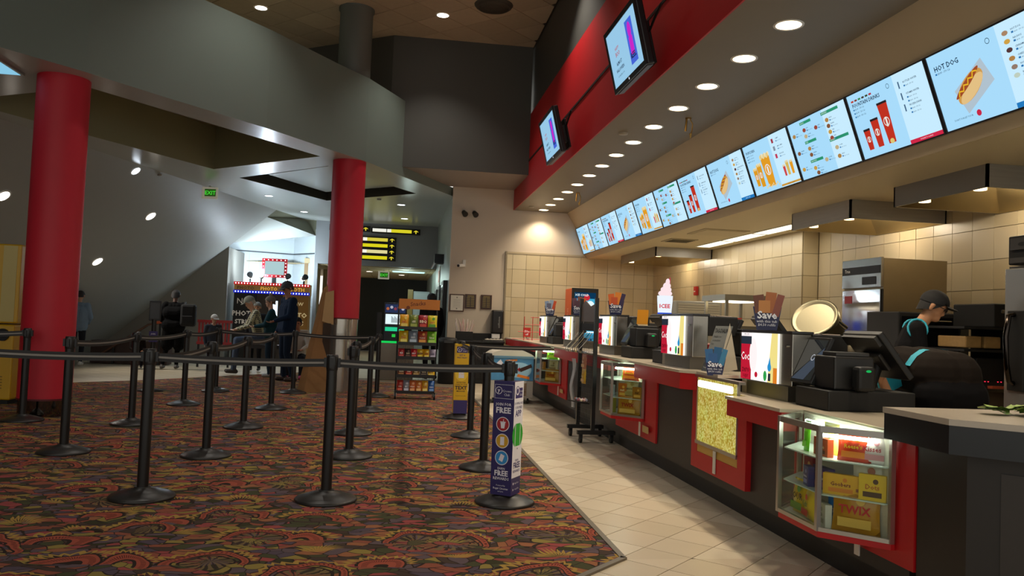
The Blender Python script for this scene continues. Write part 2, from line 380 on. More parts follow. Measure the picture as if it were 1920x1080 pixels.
for i in range(-16, 12):
    for j in range(-16, 12):
        cx = .54 + (i + j) * hh; cy = 13.1 + (i - j) * hh
        if not (-5.2 < cx < 2.6 and 8.3 < cy < 17): continue
        g_ = hh - .007; P = [(cx - g_, cy), (cx, cy - g_), (cx + g_, cy), (cx, cy + g_)]
        for reg in (((-1, 0, -2.33), (0, -1, -14.745)), ((0, 1, 14.745), (-.7, -1, -14.554))):
            q = P
            for a, b2, d in reg:
                q = clip(q, (a, b2), d)
                if len(q) < 3: break
            if len(q) < 3 or area(q) < .004: continue
            if area(q) > area(P) * .999: o = bpy.data.objects.new('tile', um[R.randrange(3)]); o.location = (cx, cy, 6.475); link(o, up)
            else: MB().prism(q, 6.457, 6.475).build('tile', UT[R.randrange(3)], up)
# ---- red fascia, soffit and screen bulkhead along the counter
struct('wall_red', MB().box(2.33, -3, 3.61, 2.345, 16.6, 5.19), mat('c4181e', .5, name='red_fascia', var=.04), 'long red fascia above the counter carrying two televisions')
BX('seam', mat('2b1a18', .6, name='seam'), bpy.data.objects['wall_red'], 2.318, -3, 4.285, 2.33, 16.6, 4.315)
struct('wall_dark', MB().box(2.36, -3, 5.19, 2.5, 16.8, 6.5), DKGREY, 'dark wall above the red fascia')
struct('ceiling_soffit', MB().box(2.345, -3, 3.61, 3.5, 16.6, 3.7), mat('776b57', .5, name='soffit_paint', var=.03), 'pale soffit with a row of downlights over the counter')
bk = MB(); prof = [(3.47, 3.64), (3.69, 3.30), (3.89, 2.745), (3.955, 2.665), (3.97, 2.70), (4.4, 2.70), (4.4, 3.64)]
bk.loft([(x, 16.6, z) for x, z in prof], [(x, -1, z) for x, z in prof]); struct('wall_bulkhead', bk, mat('b8a88c', .5, name='bulkhead_paint', var=.03), 'leaning taupe bulkhead that carries the menu screens')
struct('ceiling_kitchen', MB().box(3.96, -1, 2.665, 6.2, 16.6, 2.78), mat('d6c9a8', .5, name='kitchen_ceiling'), 'pale kitchen ceiling behind the bulkhead')
# ---- low ceiling with coffers
def tess(loops, z, name, m, label, parent=None):
    L3 = [[Vector((x, y, z)) for x, y in lp] for lp in loops]; fl = [p for lp in L3 for p in lp]
    mb = MB(); fs = []
    for t in tessellate_polygon(L3):
        a, b2, c = (fl[i] for i in t)
        fs.append(t if (b2 - a).cross(c - a).z < 0 else t[::-1])
    mb.add([tuple(p) for p in fl], fs)
    n = 0
    for lp in L3:
        for i in range(len(lp)): a, b2 = lp[i], lp[(i + 1) % len(lp)]
    o = mb.build(name, m, parent); return tag(o, label, kind=None if parent else 'structure')
FA = [(-9, 3.2), (-6.4, 6.25), (-4.95, 7.75), (-4.11, 8.71), (-3.54, 9.39), (-2.93, 10.24), (-1.93, 11.55), (-1.12, 12.81), (-.63, 13.51), (-.146, 14.49), (.36, 15.46), (1.05, 16.75)]
ZL = 3.85
con = lambda y: -3.13 + .296 * (y - 20.8)
outer = FA + [(1.05, 22.6), (-2.6, 22.6), (con(20.8), 20.8), (con(15), 15), (con(10), 10), (con(3.2), 3.2)]
cof1 = [(-1.36, 13.36), (-3.75, 10.04), (-5.75, 11.2), (-3.453, 15.27)]
cof2 = [(-3.148, 16.07), (-1.306, 14.18), (.29, 16.708), (-1.694, 18.555)]
tess([outer, cof1, cof2], ZL, 'ceiling_low', CEILW, 'satin grey low ceiling with diamond recesses')
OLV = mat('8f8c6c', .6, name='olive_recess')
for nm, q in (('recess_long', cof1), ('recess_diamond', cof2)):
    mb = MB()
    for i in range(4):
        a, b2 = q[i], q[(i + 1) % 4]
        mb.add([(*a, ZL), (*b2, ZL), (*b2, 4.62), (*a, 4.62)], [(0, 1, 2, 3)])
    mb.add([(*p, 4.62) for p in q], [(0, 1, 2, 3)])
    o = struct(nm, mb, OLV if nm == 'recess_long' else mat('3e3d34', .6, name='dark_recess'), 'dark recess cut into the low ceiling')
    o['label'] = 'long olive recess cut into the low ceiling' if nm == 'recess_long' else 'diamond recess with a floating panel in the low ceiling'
struct('ceiling_panel', MB().prism([(-2.62, 16.2), (-1.3, 14.8), (-.1, 16.65), (-1.68, 18.05)], 3.97, 4.05), CEILW, 'floating diamond panel inside the ceiling recess')
fm = MB(); k = 9
for i in range(k):
    a, b2 = FA[i], FA[i + 1]
    if i == k - 1: b2 = (-.02, 14.75)
    fm.add([(*a, ZL), (*b2, ZL), (*b2, 5.25), (*a, 5.25)], [(0, 1, 2, 3)], True)
d0 = .3
fm.add([(x, y, 5.25) for x, y in FA[:9]] + [(x - .25, y + .18, 5.25) for x, y in FA[:9]], [(i, i + 1, 9 + i + 1, 9 + i) for i in range(8)])
fm.add([(-.02, 14.75, ZL), (.36, 15.46, ZL), (1.05, 16.75, ZL), (1.05, 16.75, 4.03), (.36, 15.46, 4.03), (-.02, 14.75, 4.03)], [(0, 1, 4, 5), (1, 2, 3, 4)])
struct('wall_fascia', fm, GREY, 'curved grey fascia between the low and the high ceiling')
struct('ceiling_void', MB().box(-12, 3, 5.2, -9, 17, 5.25), DKGREY, 'dark top of the left void')
# sloping underside of the seating above, its dark wall and the bright alcove
slz = lambda x, y: ZL + .89 * ((x + 3.13) - .296 * (y - 20.8))
sm = MB(); n = 8; vs = []; fs = []
yy = [3.2, 8, 12, 15, 17, 19, 20.8]
for y in yy:
    x1 = con(y)
    for i in range(n + 1): x = x1 - 4.35 * i / n; vs.append((x, y, slz(x, y)))
for a in range(len(yy) - 1):
    for i in range(n): fs.append((a * (n + 1) + i, a * (n + 1) + i + 1, (a + 1) * (n + 1) + i + 1, (a + 1) * (n + 1) + i))
sm.add(vs, fs); struct('ceiling_slope', sm, mat('9c9d99', .48, name='slope_paint', var=.03), 'sloping grey underside of the seating above the stairs')
struct('wall_stair', MB().add([(-9, 20.8, -.5), (-4.23, 20.8, -.5), (-4.23, 20.8, 2.89), (-7.4, 20.8, 0.05), (-9, 20.8, 0)], [(0, 1, 2, 3), (0, 3, 4)]).box(-4.4, 20.81, -.5, -4.23, 22.9, 2.85), mat('86827a', .6, name='stair_wall'), 'dark grey wall under the slope beside the stairs')
BLW = mat('c9d2d6', .45, name='alcove_paint')
struct('wall_alcove', MB().add([(-4.7, 22.7, 0), (-2.98, 23.4, 0), (-2.98, 23.4, 3.6), (-4.7, 22.7, 3.6)], [(0, 1, 2, 3)]).add([(-2.98, 23.4, 0), (-2.31, 22.6, 0), (-2.31, 22.6, 3.6), (-2.98, 23.4, 3.6)], [(0, 1, 2, 3)]), BLW, 'bright white wall of the photo booth alcove')
wa = bpy.data.objects['wall_alcove']
da = Vector((1.72, .7)).normalized(); na = Vector((.7, -1.72)).normalized()
db = Vector((.67, -.8)).normalized()
for k in range(6):
    for r_ in range(5):
        p = Vector((-4.7, 22.7)) + da * (.02 + .305 * k); M_ = FM((p.x, p.y, 1.45 + .29 * r_), (da.x, da.y, 0), (0, 0, 1))
        m = MB(); m.M = M_; m.box(.004, .004, 0, .3, .286, .012); m.build('tile', mat('c4ccd0', .35, name='alcove_tile'), wa)
for k in range(3):
    for r_ in range(5):
        p = Vector((-2.98, 23.4)) + db * (.03 + .33 * k); M_ = FM((p.x, p.y, 1.45 + .29 * r_), (db.x, db.y, 0), (0, 0, 1))
        m = MB(); m.M = M_; m.box(.004, .004, 0, .32, .286, .012); m.build('tile', mat('c4ccd0', .35, name='alcove_tile'), wa)
for p, d, L_ in ((Vector((-4.7, 22.7)), da, 1.86), (Vector((-2.98, 23.4)), db, 1.03)):
    m = MB(); m.M = FM((p.x, p.y, 2.91), (d.x, d.y, 0), (0, 0, 1)); m.box(0, 0, 0, L_, .03, .02); m.build('edge_strip', mat('4b5054', .5, name='dark_edge'), wa)
struct('ceiling_alcove', MB().add([(-4.3, 20.8, 2.95), (-3.35, 20.8, 3.66), (-2.31, 22.6, 3.42), (-2.98, 23.42, 3.38), (-4.7, 22.68, 3.46)], [(0, 1, 2), (0, 2, 3), (0, 3, 4)]), CEILW, 'white ceiling of the photo booth alcove')
struct('wall_soffit', MB().add([(-3.13, 20.8, 3.86), (-2.6, 22.62, 3.86), (-2.31, 22.62, 3.85), (-2.31, 22.6, 3.42), (-3.35, 20.8, 3.66)], [(0, 1, 2, 3, 4)]), mat('6a6a56', .6, name='olive_soffit'), 'olive soffit face over the alcove')
struct('wall_left', MB().box(-12, -4, 0, -11.8, 31, 6.5).box(-11.9, 24, 0, -4.7, 24.2, 3.5), DKGREY, 'dark wall at the far left')

# ---- columns
def column(loc, zt, steel, label, upper=None):
    t = thing('round_column', label, 'column', loc)
    MB().lathe([(.275, steel), (.275, zt)], 40, cap=False).build('shaft', REDP, t)
    MB().lathe([(.262, 0), (.262, steel)], 40, cap=False).build('steel_cladding', mat('b4aea4', .22, .8, name='polished_steel') if steel > 1 else mat('6f6a64', .08, 1, name='mirror_steel'), t)
    MB().lathe([(.28, steel - .012), (.28, steel + .008)], 40).build('collar', mat('5c1016', .5, name='dark_red'), t)
    return t
column((-3.9, 9.75, 0), 3.86, .2, 'red round column by the yellow kiosk, red almost to the carpet')
column((-.9, 13.66, 0), 3.86, 1.21, 'red round column with a tall stainless steel base beside the cardboard')
tag(MB().lathe([(.275, 5.0), (.275, 6.42), (.3, 6.42), (.3, 6.475)], 40, c=(-.9, 13.66, 0), cap=False).build('upper_column', mat('5b5f5a', .55, name='column_grey')), 'dim grey round column above the fascia reaching the high ceiling', 'column')

# ---- recessed downlights
def downlight(x, y, z, label, group, power, color, em, r=.095, normal=None, spot=105, size=.07):
    t = thing('recessed_downlight', label, 'ceiling light', (x, y, z), 0, group)
    if normal is not None: t.rotation_euler = Vector((0, 0, 1)).rotation_difference(Vector(normal)).to_euler()
    MB().lathe([(r, -.004), (r + .018, -.006), (r + .02, 0)], 24, cap=False).build('trim_ring', WHITE, t)
    MB().disc((0, 0), r, -.003, 24).build('lens', emat(color if isinstance(color, str) else 'fff0d8', em, 'lamp_lens'), t)
    if power: lamp('downlight_lamp', 'SPOT', (0, 0, -.03), power, {'f': 0}.get(0) or (WARM if color == 'ffdfb0' else NEUT if color == 'fff4e4' else COOL), size, spot, .7, parent=t)
    return t
DL = [(5.66), 6.46, 7.3, 8.12, 8.96, 9.8, 10.61, 11.4, 12.21, 13.08, 13.89, 14.73, 15.53, 16.3]
for i, y in enumerate(DL):
    downlight(2.855 + .0065 * (y - 5.66), y, 3.61, f'warm round downlight in the soffit row, {["nearest","second","third","fourth","fifth","sixth","seventh","eighth","ninth","tenth","eleventh","twelfth","thirteenth","farthest"][i]} of the row' if i else 'warm round downlight nearest the camera in the soffit row', 'soffit downlights', P_SOFFIT, 'ffdfb0', 9, spot=125)
for y, nm in ((4.85, 'first'), (4.05, 'second'), (3.2, 'third')): downlight(2.85, y, 3.61, f'warm soffit downlight above the frame, {nm} beyond its top edge', 'soffit downlights', P_SOFFIT, 'ffdfb0', 9, spot=125)
lows = [(-5.0, 16.0, 'cool downlight on the grey ceiling above the exit sign wall', 0), (-2.94, 18.34, 'small cool downlight nearest the diamond recess', 1), (-2.45, 20.86, 'small cool downlight near the alcove soffit', 1), (-.01, 18.52, 'small cool downlight right of the red column', 1), (.09, 21.1, 'small cool downlight close above the lit signs', 1)]
for x, y, lb, g in lows[1:]: downlight(x, y, ZL, lb, 'low ceiling downlights', P_LOW, 'e6f2ff', 7, .085)
SN = Vector((-.89, .2634, 1)).normalized()
downlight(-4.843, 15.394, slz(-4.843, 15.394) - .004, 'small cool downlight high on the slope left of the exit sign', 'slope downlights', P_LOW, 'e6f2ff', 7, .085, SN)
for x, y, lb in ((-5.043, 17.11, 'oval warm downlight on the slope below the exit sign'), (-6.073, 17.294, 'lower oval warm downlight on the slope near the jacketed man'), (-6.266, 13.664, 'oval warm downlight on the slope left of the red column')):
    downlight(x, y, slz(x, y) - .004, lb, 'slope downlights', P_SLOPE, 'fff4e4', 8, .105, SN)
for x, y, lb in ((-2.532, 13.979, 'high ceiling downlight left of the upper column'), (.55, 13.547, 'high ceiling downlight right of the upper column')):
    downlight(x, y, 6.455, lb, 'high ceiling downlights', P_UP, 'fff4e4', 8, .1)
for x, y, nm in ((1.75, 10.6, 'beside the red fascia, the farther one'), (1.75, 7.2, 'beside the red fascia, the nearer one'), (-1.5, 10.4, 'over the queue lanes, the farther one'), (-1.5, 6.6, 'over the queue lanes, the nearer one'), (-3.6, 4.6, 'over the left of the carpet')):
    downlight(x, y, 6.455, f'high ceiling downlight above the frame {nm}', 'high ceiling downlights', P_UP * (.5 if (x, y) == (1.75, 7.2) else 1.5 if x == 1.75 else 1), 'fff4e4', 8, .1)
t = thing('ceiling_screen', 'pale blue lit panel on the low ceiling left of the red column', 'panel', (-4.6, 9.35, ZL))
BX('panel_frame', ALU, t, -.5, -.3, -.03, .32, .3, 0); MB().rect(-.47, -.27, .29, .27, -.032).build('lit_panel', emat('8fd0ee', .9), t)
t = thing('ceiling_vent', 'round air vent on the high tiled ceiling', 'vent', (1.35, 12.9, 6.455))
MB().lathe([(.32, 0), (.3, -.03), (.2, -.02), (.18, -.05), (.05, -.04)], 24).build('cone', mat('4a443b', .6, name='vent'), t)
for k in range(2): MB().ring((0, 0), .27 - .09 * k, .02, -.052, 24).build('ring', mat('4a443b', .6, name='vent'), t)
# sprinklers / bare lamp holders on the soffit
for x, y, lb in ((3.12, 8.48, 'brass sprinkler bracket hanging from the soffit, the nearer one'), (3.11, 13.93, 'brass sprinkler bracket hanging from the soffit, the farther one')):
    t = thing('sprinkler', lb, 'sprinkler', (x, y, 3.61)); BR = mat('b08a4a', .35, .9, name='brass')
    MB().cyl((0, 0, 0), (0, 0, -.012), .035).build('flange', BR, t); MB().cyl((-.02, 0, -.01), (-.03, 0, -.15), .012).build('pipe', BR, t)
    MB().tube([(.02, 0, -.012), (.05, 0, -.06), (.05, .01, -.13), (.03, 0, -.19)], .007).build('arm', BR, t)
    MB().cyl((.03, 0, -.17), (.03, 0, -.22), .018, .008).build('nozzle', BR, t)
for x, y, lb in ((2.62, 9.35, 'small round detector cover on the soffit, nearer'), (2.6, 15.9, 'small round detector cover at the far end of the soffit')):
    tag(MB().lathe([(.06, 0), (.055, -.02), (0, -.022)], 20, c=(x, y, 3.61)).build('detector', mat('a89c86', .5, name='detector')), lb, 'detector')
for x, y, lb in ((-.5, 17.8, 'small smoke detector on the low ceiling beside the red column'), (-4.6, 16.0, 'tiny sprinkler on the sloping ceiling')):
    tag(MB().lathe([(.05, 0), (.045, -.025), (0, -.03)], 16, c=(x, y, ZL if x > -1 else slz(x, y) - .0)).build('detector', mat('9a9488', .5, name='detector2')), lb, 'detector')
# ================================================================ COUNTER
ct = thing('concession_counter', 'long dark concession counter with red bands and a pale top', 'counter', (0, 0, 0))
def cpart(n, m, *a, b=0): return BX(n, m, ct, *a, b=b)
cpart('base', DARKP, 2.34, 5.47, .15, 2.98, 16.0, .90); cpart('base', DARKP, 2.34, 3.36, .15, 2.98, 5.47, .80)
cpart('kick_board', mat('171412', .5, name='kick'), 2.42, 3.38, 0, 2.9, 16.0, .15)
TOPM = mat('c9bca6', .22, name='worktop', var=.04, vs=30)
m = MB(); m.prism([(2.19, 16.06), (2.19, 5.99), (2.29, 5.88), (2.29, 5.47), (3.0, 5.47), (3.0, 16.06)], .925, .945); m.build('worktop', TOPM, ct)
m = MB(); m.prism([(2.19, 5.1), (2.19, 4.33), (2.325, 4.31), (2.325, 3.38), (3.0, 3.38), (3.0, 5.47), (2.34, 5.47), (2.34, 5.1)], .812, .832); m.build('worktop', TOPM, ct)
def band(y0, y1, z0, z1, near_cham=False):
    if near_cham: return MB().prism([(2.2, y1), (2.2, y0), (2.3, y0 - .11), (2.36, y0 - .11), (2.36, y1)], z0, z1).build('red_band', RED, ct)
    return cpart('red_band', RED, 2.2, y0, z0, 2.36, y1, z1)
band(5.99, 7.2, .80, .925, True); band(8.12, 11.02, .80, .925); band(11.94, 16.05, .80, .925)
band(4.33, 5.09, .705, .812)
for a, b2, z0, z1 in ((6.9, 8.2, .235, .80), (10.7, 12.0, .235, .80), (3.31, 4.4, .225, .806)):
    cpart('red_panel', RED, 2.323, a, z0, 2.36, b2, z1)
# popcorn frame around the lit display
cpart('red_panel', RED, 2.3, 5.86, .22, 2.345, 5.97, .9); cpart('red_panel', RED, 2.3, 5.0, .22, 2.345, 5.13, .71)
cpart('red_panel', RED, 2.3, 5.13, .22, 2.345, 5.86, .345)
for y0, y1, z0, z1 in ((7.03, 7.2, .3, .36), (10.8, 11.0, .31, .36)): cpart('beige_plate', mat('b99a5e', .5, name='beige_plate'), 2.296, y0, z0, 2.3, y1, z1)
for y, z0, z1 in ((7.28, .25, .38), (11.1, .26, .385), (5.5, .24, .40), (3.70, .19, .28)): cpart('white_tape', TAPE, 2.29, y - .02, z0, 2.297, y + .02, z1)
# black island bar with a chamfered corner
isl = thing('bar_island', 'black bar island with a pale thick top at the near end of the counter', 'counter', (0, 0, 0))
P0 = [(2.2, 3.37), (2.2, 2.93), (3.6, 1.55), (4.6, 1.55), (4.6, 2.3), (3.35, 3.37)]
MB().prism(P0, .925, .95).build('bar_top', mat('c4b7a6', .25, name='bar_top', var=.06, vs=20), isl)
MB().prism([(2.205, 3.365), (2.205, 2.935), (3.6, 1.56), (4.59, 1.56), (4.59, 2.29), (3.34, 3.365)], .81, .925).build('apron', mat('101419', .3, name='black_apron'), isl)
MB().prism([(2.33, 3.3), (2.33, 2.99), (3.62, 1.72), (4.5, 1.72), (4.5, 2.2), (3.3, 3.3)], 0, .81).build('body', mat('231d19', .5, name='dark_body', var=.1, vs=40), isl)
P1 = Vector((2.33, 2.99)); dd = Vector((1.29, -1.27)).normalized()
m = MB(); m.M = FM((P1.x + dd.x * .12, P1.y + dd.y * .12, .1), (dd.x, dd.y, 0), (0, 0, 1)); m.box(0, 0, 0, 1.3, .64, .006); m.build('front_panel', mat('2f2823', .45, name='dark_body_panel', var=.1, vs=40), isl)
# lettuce garnish tray on the island
g = thing('salad_tray', 'leafy green garnish with orange bits on the bar top at the right edge', 'food', (2.60, 3.12, .951))
LF = [mat(c, .5, name='lettuce') for c in ('7fa046', '9bb65a', '5f8438')]
for i in range(14):
    a = R.random() * 6.3; r_ = R.random() * .1; m = MB(); c = Vector((.1 + r_ * math.cos(a) * 1.6, r_ * math.sin(a), .012 + R.random() * .02))
    vs = []; n = 9
    for k in range(n): q = 2 * math.pi * k / n; rr = .045 * (.8 + .4 * R.random()); vs.append((c.x + rr * math.cos(q) * 1.3, c.y + rr * math.sin(q), c.z + R.uniform(-.008, .02)))
    m.add(vs + [(c.x, c.y, c.z + .008)], [(k, (k + 1) % n, n) for k in range(n)], True); m.build('leaf', LF[i % 3], g)
for i in range(6): MB().ball((.08 + R.uniform(-.06, .14), R.uniform(-.06, .06), .035), (.022, .012, .008), 8, 5).build('topping', mat('d9792c', .5, name='orange_bit'), g)
# lit popcorn display in the counter front
pd = thing('popcorn_display', 'lit yellow popcorn picture panel set in the counter front', 'display', (2.3, 5.5, 0))
pm = bpy.data.materials.new('popcorn_print'); pm.use_nodes = True; N = pm.node_tree.nodes; L = pm.node_tree.links; N.clear()
o_ = N.new('ShaderNodeOutputMaterial'); em = N.new('ShaderNodeEmission'); tc = N.new('ShaderNodeTexCoord'); vo = N.new('ShaderNodeTexVoronoi'); vo.inputs['Scale'].default_value = 62
rp = N.new('ShaderNodeValToRGB'); e = rp.color_ramp.elements; e[0].color = (*srgb('f8f2b4'), 1); e[1].position = .8; e[1].color = (*srgb('b89a34'), 1); q = e.new(.35); q.color = (*srgb('e8da72'), 1)
nz = N.new('ShaderNodeTexNoise'); nz.inputs['Scale'].default_value = 9; mx = N.new('ShaderNodeMix'); mx.data_type = 'RGBA'; mx.blend_type = 'MULTIPLY'; mx.inputs['Factor'].default_value = .35
L.new(tc.outputs['Object'], vo.inputs[0]); L.new(vo.outputs['Distance'], rp.inputs[0]); L.new(tc.outputs['Object'], nz.inputs[0]); L.new(rp.outputs[0], mx.inputs['A']); L.new(nz.outputs['Color'], mx.inputs['B'])
L.new(mx.outputs['Result'], em.inputs[0]); em.inputs[1].default_value = .85; L.new(em.outputs[0], o_.inputs[0])
MB().add([(0, .36, .42), (0, -.36, .42), (0, -.36, .91), (0, .36, .91)], [(0, 1, 2, 3)]).build('picture', pm, pd)
BX('lamp_tube', emat('fffbe0', 3.5), pd, -.03, -.3, .835, -.006, .3, .885, b=.008)
BX('top_rail', ALU, pd, -.015, -.4, .905, .035, .4, .925); BX('bottom_rail', ALU, pd, -.012, -.37, .405, .01, .37, .43)
BX('lower_board', mat('c39b45', .5, name='yellow_board'), pd, .004, -.36, .345, .03, .36, .405)
for y in (-.37, .355): BX('side_rail', ALU, pd, -.008, y, .42, .01, y + .012, .91)

# ---------------------------------------------------------------- packs of sweets
def pillow(w, h, t, n=8, crimp=.02):
    m = MB(); vs = []; 
    for sgn in (1, -1):
        for j in range(n + 1):
            for i in range(n + 1):
                u, v = i / n, j / n; p = (math.sin(math.pi * u) * math.sin(math.pi * v)) ** .55 if 0 < u < 1 and 0 < v < 1 else 0
                wav = .004 * math.sin(u * 23 + v * 9) * p
                x = (u - .5) * w * (1 - .06 * math.sin(math.pi * v)); vs.append((x, sgn * (t / 2 * p + wav) , v * h))
    k = (n + 1) ** 2; fs = []
    for j in range(n):
        for i in range(n):
            a = j * (n + 1) + i; fs.append((a, a + 1, a + n + 2, a + n + 1)); fs.append((k + a, k + a + n + 1, k + a + n + 2, k + a + 1))
    m.add([(x, -y, z) for x, y, z in vs], fs, True); return m
PK = {}
def pack(kind, w, h, t, c, word, wc, c2, loc, rz, label, group, cat='sweets', tilt=0):
    """one sweet packet standing on local z=0, front towards local -Y"""
    key = (kind, w, h, t, c, word, c2)
    name = 'candy_bag' if kind == 'bag' else 'candy_box'
    if key not in PK:
        cm = mat(c, .28, name='foil_print') if kind == 'bag' else mat(c, .4, name='card_print')
        body = (pillow(w, h, t) if kind == 'bag' else MB().box(-w / 2, -t / 2, 0, w / 2, t / 2, h, b=.002)).mesh(name, cm)
        y = -(t / 2 + .0035); p = MB(); p.M = Matrix.Translation((0, y if kind == 'bag' else -t / 2 - .001, 0)) @ Matrix.Rotation(math.pi / 2, 4, 'X')
        p.m = 0; p.rect(-w * .34, h * .14, w * .34, h * .34, 0); p.ring((w * .12, h * .74), h * .1, h * .1, .0003, 14)
        p.m = 1; sz = min(h * .26, w * 1.25 / max(3, len(word))); p.text(word, sz, 0, h * .44, .0006, bold=.02)
        PK[key] = (body, p.mesh('print', [mat(c2, .4, name='ink'), mat(wc, .4, name='ink')]))
    b, p = PK[key]
    o = bpy.data.objects.new(name, b); link(o); o.location = loc; o.rotation_euler = (tilt, 0, rz); o.scale = (1.12,) * 3 if 'case' in (group or '') else (1, 1, 1)
    link(bpy.data.objects.new('print', p), o)
    return tag(o, label, cat, group)
# candy display cases
def case(name, label, z0, z1, y0, nsh):
    t = thing(name, label, 'display case', (2.3, y0, 0))          # y0 = middle of the front, plan relative
    pl = [(0, -.43), (-.235, -.2), (-.235, .2), (0, .43)]
    back = .02
    MB().prism([(back, -.43), *pl, (back, .43)], z0 - .03, z0).build('base', RED, t)
    MB().prism([(back, -.42), (0, -.42), (-.225, -.195), (-.225, .195), (0, .42), (back, .42)], z0, z0 + .004).build('base_liner', mat('d8d6cc', .4, name='liner'), t)
    hgt = z1 - z0
    fr = MB()
    for (x, y) in pl: MB().box(x - .011, y - .011, z0, x + .011, y + .011, z1).build('frame_post', ALU, t)
    for a, b2 in zip(pl, pl[1:]):
        A, B = Vector(a), Vector(b2); d = (B - A); L_ = d.length; d.normalize()
        for z, hh_ in ((z0, .02), (z1 - .03, .03)):
            m = MB(); m.M = FM((A.x, A.y, z), (d.x, d.y, 0), (0, 0, 1)); m.box(0, 0, -.009, L_, hh_, .009); m.build('frame_rail', ALU, t)
        m = MB(); m.M = FM((A.x, A.y, z0), (d.x, d.y, 0), (0, 0, 1)); m.box(.012, .02, -.002, L_ - .012, hgt - .03, .002); m.build('glass_pane', GL, t)
    MB().prism([(back, -.43), *pl, (back, .43)], z1, z1 + .008).build('top_glass', GL, t)
    inn = [(back, -.40), (-.015, -.395), (-.215, -.19), (-.215, .19), (-.015, .395), (back, .40)]
    zsh = [z0 + hgt * (k + 1) / (nsh + 1) for k in range(nsh)]
    for z in zsh: MB().prism(inn, z, z + .006).build('shelf', mat('cfe0d6', .1, name='shelf_glass'), t)
    MB().box(.012, -.41, z0, back, .41, z1).build('back_panel', mat('d9d4c2', .4, name='case_back'), t)
    m = MB(); m.cyl((-.03, -.3, z1 - .035), (-.03, .3, z1 - .035), .011); m.build('lamp_tube', emat('f4fff0', 16, 'tube'), t)
    m = MB(); m.cyl((-.195, -.165, z1 - .05), (-.02, -.345, z1 - .05), .009); m.build('lamp_tube', emat('f4fff0', 14, 'tube'), t); lamp('case_lamp', 'POINT', (-.1, -.12, z1 - .06), 1.6, (.95, 1, .92), .03, parent=t)
    return t, zsh
c3, sh3 = case('candy_display_case', 'near glass candy case with two shelves, lit, beside the bar island', .315, .822, 3.87, 2)
c2, sh2 = case('candy_display_case', 'middle glass candy case on the counter front behind the wheeled grid rack', .415, .913, 7.66, 2)
c1, sh1 = case('candy_display_case', 'far glass candy case on the counter front beside the ice cream freezer', .42, .913, 11.48, 2)
def put(case_y, z, items, gname):
    for (kind, w, h, t, c, word, wc, c2_, x, y, rz, label) in items:
        pack(kind, w, h, t, c, word, wc, c2_, (2.3 + x, case_y + y, z), rz, label, gname, tilt=-.06 if kind == 'bag' else 0)
F = -math.pi / 2; D = -math.radians(45)
Z = .32
q = 'packets in the near candy case'
put(3.87, .32, [
    ('bag', .15, .16, .05, 'e8c62c', 'SOUR', '2a2a1e', '6aa53a', -.15, .12, F, 'yellow sour sweets bag on the floor of the near case, far end'),
    ('bag', .13, .14, .05, 'f0d23c', 'Kids', '4a7a2a', 'd8442a', -.17, -.01, F - .2, 'second yellow sweets bag leaning against the first in the near case'),
    ('box', .12, .1, .03, 'e2dccb', 'nuts', '444a30', 'b8b09a', -.15, -.11, F - .2, 'pale carton on the floor of the near case by the corner post'),
    ('bag', .2, .19, .06, 'c98d22', 'TWIX', 'c8202a', 'e6b84a', -.075, -.265, D, 'gold caramel bar bag with red lettering on the floor of the near case'),
    ('bag', .1, .15, .04, '2f7ed0', 'Tarts', 'ffffff', '6fc0e8', -.1, -.16, D, 'blue tangy sweets bag on the floor of the near case')], q)
put(3.87, sh3[0] + .006, [
    ('box', .14, .1, .03, '3c2a6a', 'Raisinets', 'f0e8f0', '8a3a7a', -.14, -.08, F, 'purple raisin carton on the lower shelf of the near case'),
    ('box', .08, .12, .03, '8a1c24', 'JUJU', 'ffffff', 'd0a060', -.12, .08, F, 'dark red carton on the lower shelf of the near case'),
    ('box', .07, .09, .03, '2c3a7a', 'Buncha', 'e8e8ff', '8090d0', -.17, .01, F - .2, 'dark blue carton on the lower shelf of the near case'),
    ('box', .15, .09, .03, 'f0b51c', 'Goobers', '7a2418', 'e88a1c', -.12, -.21, D, 'yellow peanuts carton on the lower shelf of the near case'),
    ('bag', .13, .16, .04, 'cfc8b4', "HERSHEY'S", '5a4a38', 'a05a34', -.03, -.29, D, 'cream chocolate bag on the lower shelf of the near case'),
    ('box', .11, .11, .03, 'f2c81e', 'Dots', 'c8681c', '5a3a1a', -.03, -.33, D, 'bright yellow carton in front of the cream bag in the near case')], q)
put(3.87, sh3[1] + .006, [
    ('box', .12, .08, .03, 'a8481e', 'Milk Duds', 'f4d8a0', '5a2412', -.15, -.09, F, 'brown caramel carton on the top shelf of the near case'),
    ('bag', .05, .14, .02, '78d82a', '', 'ffffff', '9aea4a', -.16, .06, F, 'thin lime green sweets tube on the top shelf of the near case'),
    ('bag', .13, .14, .04, 'd8cf5a', 'gummi', '5a7a1a', 'e0e04a', -.08, -.03, F, 'yellow green gummy bag on the top shelf of the near case'),
    ('bag', .14, .13, .04, 'd2401c', "Reese's", 'f2d01e', 'f08a1e', -.085, -.255, D, 'orange red peanut butter sweets bag on the top shelf of the near case'),
    ('bag', .14, .12, .04, 'e8dcd8', 'Kisses', 'b02a3a', 'c88a90', -.02, -.31, D, 'white and pink bag on the top shelf of the near case')], q)
q = 'packets in the middle candy case'
put(7.66, .42, [
    ('bag', .22, .17, .06, 'c08a24', 'TWIX', 'a81c22', 'e6c060', -.08, -.26, D, 'gold caramel bar bag on the floor of the middle case'),
    ('box', .07, .14, .03, 'a9a23a', 'mints', '2a4a1e', 'd8d890', -.15, .03, F, 'olive yellow carton on the floor of the middle case')], q)
